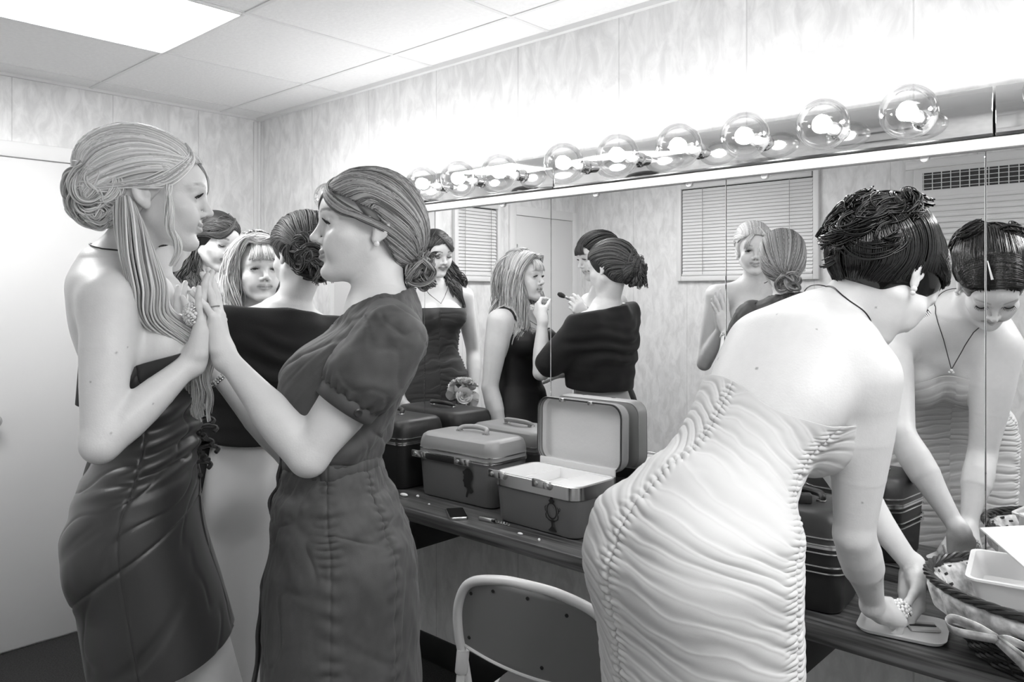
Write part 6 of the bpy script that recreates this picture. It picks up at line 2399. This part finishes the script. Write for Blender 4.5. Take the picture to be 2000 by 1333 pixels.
hx = [ck + ex * (0.032 + 0.055 * k) + ey * 0.0035 * math.cos(k * 31.4) + UP * (0.006 + 0.0035 * math.sin(k * 31.4)) for k in np.linspace(0, 1, 80)]
MB().tube(hx, 0.0014, 6).build('worm', steel, o)
MB().box((0.02, -0.0085, 0.003), (0.034, 0.0085, 0.0125), 0.003, R=Rk, c=ck).build('end_cap', black, o)
for i, (px, py, sz, sh, lab) in enumerate([(789, 970, 0.012, (1.6, 0.8, 0.5), 'largest white scrap on the counter, by the leftmost visible counter edge'), (816, 972, 0.006, (1, 1, 0.8), 'tiny pale bead on the counter, next to the large scrap'),
                                           (838, 987, 0.004, (1, 1, 0.7), 'tiny pale crumb on the counter, left of the phone'), (1016, 1045, 0.007, (1.4, 0.8, 0.5), 'white scrap on the counter below the open case'), (1053, 1058, 0.004, (1, 1, 1.2), 'small pale crumb on the counter front below the mirror decal')]):
    t = (1.476 - CT) / ((py - HORIZ) / FPX)
    q = at(px, py, t)
    b = MB()
    b.sphere(q + UP * sz * sh[2] * 0.95, sz, 10, 8, sc=sh)
    tag(b.build('paper_scrap', mat('white_paper', 0.75, 0.6)), lab, 'scrap')

# bouquet of pale roses standing beside the black case (seen in the mirror)
bq = empty('bouquet', (1.245, -0.33, CT), 'bouquet of pale roses beside the black case, seen in the mirror', 'bouquet')
bc = np.array([1.245, -0.335, 1.035])
petal = mat('pale_petal', 0.62, 0.6)
g = np.random.default_rng(31)
for i in range(11):
    d = nrm(g.normal(0, 1, 3) + V3(0, 0, 0.9))
    c = bc + d * 0.062
    b = MB()
    u = nrm(np.cross(d, g.normal(0, 1, 3)))
    w_ = np.cross(d, u)
    for L_ in range(4):
        n_ = 5
        for k in range(n_):
            a0 = 2 * math.pi * (k + 0.5 * (L_ % 2)) / n_ + 0.3 * L_
            rr = 0.007 + 0.0068 * L_
            P = []
            for ii in range(5):
                for jj in range(6):
                    uu = ii / 4
                    aa = a0 + (jj / 5 - 0.5) * 1.5
                    rad = rr * (0.35 + 0.75 * uu ** 0.7) + 0.004 * (uu ** 3) * L_ * 0.5
                    zz = 0.026 * uu * (1 - 0.12 * L_) - 0.010 * (abs(jj / 5 - 0.5) * 2) ** 2 * uu
                    P.append(c + rad * (math.cos(aa) * u + math.sin(aa) * w_) + d * zz)
            b.add(P, grid_faces(5, 6))
    b.build('rose', petal, bq, ang=0)
b = MB()
for i in range(9):
    a = 2 * math.pi * i / 9
    b.tube([bc + V3(0.03 * math.cos(a), 0.03 * math.sin(a), -0.01), np.array([1.245, -0.335, 0.92]) + V3(0.010 * math.cos(a), 0.010 * math.sin(a), 0), np.array([1.245, -0.335, CT + 0.003]) + V3(0.018 * math.cos(a), 0.018 * math.sin(a), 0)], 0.0035, 6)
b.build('stem', mat('stem', 0.10, 0.6), bq)
MB().lathe([(0.019, -0.035), (0.0205, -0.03), (0.0195, 0.03), (0.021, 0.035)], (1.245, -0.335, 0.915), (0, 0, 1), 20).build('ribbon', mat('white_ribbon', 0.7, 0.35), bq)

# white tray under the hands of the bending woman
tr = at(1764, 1224, 1.69)
tr[2] = CT
Rt = rotz(0.18)
b = MB()
b.rr([(0.130, 0.110, 0.018, 0.0), (0.160, 0.140, 0.026, 0.004), (0.172, 0.152, 0.030, 0.012), (0.168, 0.148, 0.028, 0.012), (0.152, 0.132, 0.024, 0.0065), (0.130, 0.110, 0.018, 0.0035)], Rt, tr)
o = tag(b.build('tray', mat('white_china', 0.75, 0.3)), 'shallow white tray on the counter edge under the hands of the bending woman', 'tray')
b = MB()
b.box((0.010, -0.02, 0.0), (0.070, 0.022, 0.006), 0.002, R=rotz(0.6), c=tr + UP * 0.0045)
o = tag(b.build('eyeshadow_palette', mat('pale_box', 0.55, 0.4)), 'small make-up palette with a dark strip lying in the white tray', 'make-up palette')
MB().box((0.012, -0.004, 0.0058), (0.066, 0.006, 0.0075), 0.0005, R=rotz(0.6), c=tr + UP * 0.0045).build('dark_strip', black, o)

# wicker basket with printed lining, cut by the photo's right edge
bk_c = np.array([3.528, -0.278, CT])
ba = empty('wicker_basket', bk_c, 'dark oval wicker basket with a printed cloth lining on the counter', 'basket')
wick = mat('dark_wicker', 0.022, 0.45)
H_, nr_ = 0.135, 15
ax0, ay0, ax1, ay1 = 0.180, 0.128, 0.255, 0.200
nst = 44
b = MB()
for i in range(nr_):
    k = i / (nr_ - 1)
    z = 0.006 + H_ * k
    for par in (0, 1):
        th = np.linspace(0, 2 * np.pi, 265)[:-1]
        wv = 0.0040 * np.cos(th * nst / 2 + math.pi * (i + par))
        ax_ = ax0 + (ax1 - ax0) * k
        ay_ = ay0 + (ay1 - ay0) * k
        if par == 0:
            P_ = np.stack([bk_c[0] + (ax_ + wv) * np.cos(th), bk_c[1] + (ay_ + wv) * np.sin(th), CT + z + 0 * th], 1)
            b.tube(P_, 0.0044, 6, closed=True)
b.build('woven_side', wick, ba)
b = MB()
for j in range(nst):
    th = 2 * math.pi * (j + 0.5) / nst
    P_ = [bk_c + V3((ax0 + (ax1 - ax0) * k) * math.cos(th), (ay0 + (ay1 - ay0) * k) * math.sin(th), 0.004 + H_ * k) for k in (0, 0.5, 1)]
    b.tube(P_, 0.0032, 6)
b.build('stakes', wick, ba)
b = MB()
th = np.linspace(0, 2 * np.pi, 49)[:-1]
b.add(np.vstack([np.stack([bk_c[0] + ax0 * np.cos(th), bk_c[1] + ay0 * np.sin(th), 0 * th + CT + 0.002], 1), np.stack([bk_c[0] + ax0 * np.cos(th), bk_c[1] + ay0 * np.sin(th), 0 * th + CT + 0.008], 1)]),
      [tuple(range(48))[::-1], tuple(range(48, 96))] + [(k, (k + 1) % 48, 48 + (k + 1) % 48, 48 + k) for k in range(48)])
b.build('base', wick, ba)
b = MB()
th = np.linspace(0, 2 * np.pi, 241)[:-1]
for q in range(4):
    ph = q * math.pi / 2
    P_ = np.stack([bk_c[0] + (ax1 + 0.005 + 0.0052 * np.cos(th * 14 + ph)) * np.cos(th), bk_c[1] + (ay1 + 0.005 + 0.0052 * np.cos(th * 14 + ph)) * np.sin(th), CT + H_ + 0.011 + 0.0052 * np.sin(th * 14 + ph)], 1)
    b.tube(P_, 0.0044, 7, closed=True)
b.build('braided_rim', mat('dark_wicker_rim', 0.022, 0.35), ba)
# cloth lining: inside the basket, over the rim, hanging a little outside
prn = mat('printed_cotton', 0.60, 0.85, noise=(42, 0.55))
rows = []
th = np.linspace(0, 2 * np.pi, 181)[:-1]
for i, (ka, z, o_) in enumerate([(0.0, 0.012, -0.010), (0.5, 0.07, -0.009), (0.92, 0.128, -0.010), (1.0, 0.136, -0.009), (1.0, 0.136, 0.006), (0.97, 0.128, 0.010), (0.86, 0.112, 0.013), (0.74, 0.092, 0.015)]):
    rf = 0.004 * np.sin(th * 22 + 2 * np.sin(th * 3)) * (i >= 4) * (i - 3) / 4 + 0.002 * np.sin(th * 13)
    dz = -0.012 * np.sin(th * 5 + 1) * (i == 7)
    rows.append(np.stack([bk_c[0] + (ax0 + (ax1 - ax0) * ka + o_ + rf) * np.cos(th), bk_c[1] + (ay0 + (ay1 - ay0) * ka + o_ + rf) * np.sin(th), CT + z + dz], 1))
rows = np.array(rows)
mesh_obj('cloth_lining', rows.reshape(-1, 3), grid_faces(8, 180, True), prn, ba)
# bow tie of the lining at the front
b = MB()
fa = -1.95
fc = bk_c + V3((ax1 - 0.02) * math.cos(fa), (ay1 - 0.0) * math.sin(fa), 0.098)
fd = nrm(V3(math.cos(fa), math.sin(fa), 0))
ft = np.cross(UP, fd)


def ribbon(pts, w, axis, n=30):
    C = resample(pts, n)
    A_ = nrm(axis)
    rows = np.stack([C - A_ * w / 2, C + A_ * w / 2], 1)
    return rows.reshape(-1, 3), grid_faces(n, 2)


V, F = ribbon([fc + fd * 0.018, fc - ft * 0.03 + fd * 0.030 + UP * 0.012, fc - ft * 0.075 + fd * 0.034 + UP * 0.012, fc - ft * 0.088 + fd * 0.036, fc - ft * 0.07 + fd * 0.038 - UP * 0.008, fc + fd * 0.02], 0.020, UP + fd * 0.5)
b.add(V, F)
V, F = ribbon([fc + fd * 0.018, fc + ft * 0.03 + fd * 0.030 + UP * 0.012, fc + ft * 0.075 + fd * 0.034 + UP * 0.010, fc + ft * 0.088 + fd * 0.036, fc + ft * 0.07 + fd * 0.038 - UP * 0.008, fc + fd * 0.02], 0.020, UP + fd * 0.5)
b.add(V, F)
V, F = ribbon([fc + fd * 0.02, fc + ft * 0.05 + fd * 0.03 - UP * 0.02, fc + ft * 0.10 + fd * 0.03 - UP * 0.055], 0.022, UP + ft * 0.5)
b.add(V, F)
bo = b.build('bow', prn, ba, ang=0)
md = bo.modifiers.new('thickness', 'SOLIDIFY')
md.thickness = 0.0015
# white boxes and a cup lying in the basket
bz = CT + H_ + 0.022
sty = mat('white_foam', 0.64, 0.7)
def open_box(name, c, ang, w, d, h, t, m, label, cat, pitch=0.0, roll=0.0):
    b = MB()
    b.rr([(w - 0.03, d - 0.03, 0.012, 0), (w, d, 0.016, h), (w + 0.012, d + 0.012, 0.02, h), (w + 0.012, d + 0.012, 0.02, h - 0.003), (w + 0.002, d + 0.002, 0.018, h - 0.003)] if False else
         [(w - 0.03, d - 0.03, 0.012, 0), (w + 0.002, d + 0.002, 0.018, h - 0.004), (w + 0.014, d + 0.014, 0.022, h - 0.004), (w + 0.014, d + 0.014, 0.022, h), (w - t, d - t, 0.015, h), (w - 0.03 - t, d - 0.03 - t, 0.012, t)])
    Rx = np.array([[1, 0, 0], [0, math.cos(pitch), -math.sin(pitch)], [0, math.sin(pitch), math.cos(pitch)]])
    Ry = np.array([[math.cos(roll), 0, math.sin(roll)], [0, 1, 0], [-math.sin(roll), 0, math.cos(roll)]])
    b.V = [v @ (rotz(ang) @ Ry @ Rx).T + np.asarray(c) for v in b.V]
    return tag(b.build(name, m), label, cat)


open_box('foam_tray', (3.508, -0.292, CT + 0.128), 0.16, 0.31, 0.20, 0.05, 0.004, sty, 'open white foam container lying across the top of the basket', 'food container')
open_box('carton', (3.593, -0.205, CT + 0.050), 0.5, 0.14, 0.11, 0.06, 0.003, mat('white_card', 0.7, 0.6), 'smaller white box deeper inside the basket', 'box')
b = MB()
b.lathe([(0, 0), (0.026, 0), (0.027, 0.002), (0.030, 0.050), (0.0315, 0.052), (0.031, 0.056), (0.026, 0.058), (0, 0.058)], (3.392, -0.132, CT + 0.140), (0.10, -0.1, 1), 28)
tag(b.build('jar', mat('white_jar', 0.76, 0.35)), 'round white jar standing at the mirror side of the basket', 'jar')
b = MB()
b.box((-0.055, -0.075, 0), (0.055, 0.075, 0.004), 0.001, R=rotz(0.9) @ np.array([[1, 0, 0], [0, 0.94, -0.34], [0, 0.34, 0.94]]), c=at(2015, 1078, 1.52))
tag(b.build('foam_sheet', sty), 'white sheet of foam lying slanted over the container in the basket', 'foam sheet')
for i, (x, y) in enumerate(((3.433, -0.360), (3.503, -0.372))):
    b = MB()
    b.lathe([(0, 0), (0.014, 0), (0.014, 0.045), (0.010, 0.049), (0.010, 0.060), (0, 0.060)], (x, y, CT + 0.03), (0, 0, 1), 18)
    tag(b.build('small_bottle', steel if i else mat('grey_plastic', 0.3, 0.3)), ('grey' if i == 0 else 'metal') + ' capped bottle inside the basket under the foam container', 'bottle')

# ------------------------------------------------------------------ folding chair in front of the counter
ch_c = np.array([2.462, -0.440, 0.0])
Rc = rotz(0.16)
ch = empty('folding_chair', ch_c, 'cream metal folding chair with a padded seat, its back towards the camera', 'chair')


def TC(V):
    return np.asarray(V, float) @ Rc.T + ch_c


fr_m = mat('cream_enamel_chair', 0.60, 0.32)
pan_m = mat('beige_enamel_panel', 0.20, 0.40)
# local axes: x right, y forward (towards the mirror), z up; chair faces +y
W_ = 0.225
def back_pt(x, z):
    return (x, -0.215 - 0.16 * (z - 0.45), z)
arch = [back_pt(-W_ * 0.96, 0.36), back_pt(-W_, 0.52), back_pt(-W_ * 1.04, 0.61), back_pt(-W_ * 0.99, 0.69), back_pt(-W_ * 0.80, 0.752), back_pt(-W_ * 0.40, 0.778), back_pt(0, 0.783), back_pt(W_ * 0.40, 0.778), back_pt(W_ * 0.80, 0.752), back_pt(W_ * 0.99, 0.69), back_pt(W_ * 1.04, 0.61), back_pt(W_, 0.52), back_pt(W_ * 0.96, 0.36)]
C = resample(arch, 90)
MB().tube(TC(C), 0.0125, 14).build('back_frame', fr_m, ch)
# pressed metal back panel, gently curved, with rivets
nu, nv = 16, 40
rows = []
for i in range(nu):
    u = i / (nu - 1)
    for j in range(nv):
        q = -1 + 2 * j / (nv - 1)
        x = W_ * 1.02 * q
        ztop = 0.775 - 0.10 * max(0, abs(q) - 0.55) ** 1.5 / 0.45 ** 1.5 * 1.0
        zbot = 0.575 - 0.025 * (1 - q * q) * 1.0
        z = ztop * u + zbot * (1 - u)
        p = np.array(back_pt(x, z))
        p[1] -= 0.018 * (1 - q * q) - 0.006
        rows.append(p)
P = TC(np.array(rows))
o = mesh_obj('back_panel', P, grid_faces(nu, nv), pan_m, ch)
md = o.modifiers.new('thickness', 'SOLIDIFY')
md.thickness = 0.0015
bot = np.array(rows)[:nv]
MB().tube(TC(bot + np.array([0, -0.001, 0])), 0.0045, 8).build('panel_lip', fr_m, o)
for q, z in ((-0.78, 0.725), (-0.45, 0.75), (0.0, 0.755), (0.45, 0.735), (0.86, 0.605), (0.1, 0.585), (-0.88, 0.60)):
    p = np.array(back_pt(W_ * 1.02 * q, z))
    p[1] -= 0.018 * (1 - q * q) - 0.006 + 0.001
    MB().lathe([(0.0048, -0.001), (0.0045, 0.001), (0, 0.0018)], TC(p[None])[0], Rc @ np.array([0, -1.0, -0.15]), 12).build('rivet', mat('dark_rivet', 0.05, 0.3, metal=0.6), o)
# legs: front legs continue the back tubes forward to the floor, rear legs cross them
for sx in (-1, 1):
    MB().tube(TC(resample([(sx * W_ * 0.96, -0.201, 0.36), (sx * W_ * 0.96, -0.06, 0.20), (sx * W_ * 0.95, 0.13, 0.012)], 20)), 0.0122, 12).build('leg', fr_m, ch)
    MB().tube(TC([(sx * W_ * 1.005, -0.232, 0.552), (sx * W_ * 1.0, -0.252, 0.44), (sx * W_ * 1.0, -0.29, 0.012)]), 0.0115, 12).build('leg', fr_m, ch)
    MB().lathe([(0.0165, 0), (0.0165, 0.055), (0.0145, 0.058)], TC(np.array([(sx * W_ * 1.004, -0.231, 0.560)]))[0], nrm(Rc @ np.array([0, -0.16, -1.0])), 16).build('sleeve', fr_m, ch)
    for y, z in ((0.13, 0.0), (-0.29, 0.0)):
        MB().lathe([(0.0155, 0), (0.0155, 0.028), (0.013, 0.03)], TC(np.array([(sx * W_ * (0.95 if y > 0 else 1.0), y, 0.0)]))[0], (0, 0, 1), 14).build('foot_cap', black, ch)
# seat pan and pad
b = MB()
b.rr([(0.385, 0.385, 0.07, 0.418), (0.405, 0.405, 0.08, 0.422), (0.405, 0.405, 0.08, 0.440), (0.39, 0.39, 0.075, 0.444)], Rc, ch_c + Rc @ np.array([0, -0.01, 0]))
b.build('seat_pan', fr_m, ch)
b = MB()
b.rr([(0.355, 0.355, 0.07, 0.443), (0.365, 0.365, 0.075, 0.452), (0.355, 0.355, 0.07, 0.463), (0.30, 0.30, 0.06, 0.469), (0.1, 0.1, 0.04, 0.471)], Rc, ch_c + Rc @ np.array([0, -0.01, 0]))
b.build('seat_pad', mat('brown_vinyl', 0.075, 0.5, bump=(600, 0.15)), ch)
for z, y in ((0.16, 0.0), ):
    MB().tube(TC([(-W_ * 0.95, 0.02, 0.122), (W_ * 0.95, 0.02, 0.122)]), 0.007, 10).build('cross_bar', fr_m, ch)
    MB().tube(TC([(-W_, -0.278, 0.16), (W_, -0.278, 0.16)]), 0.007, 10).build('cross_bar', fr_m, ch)
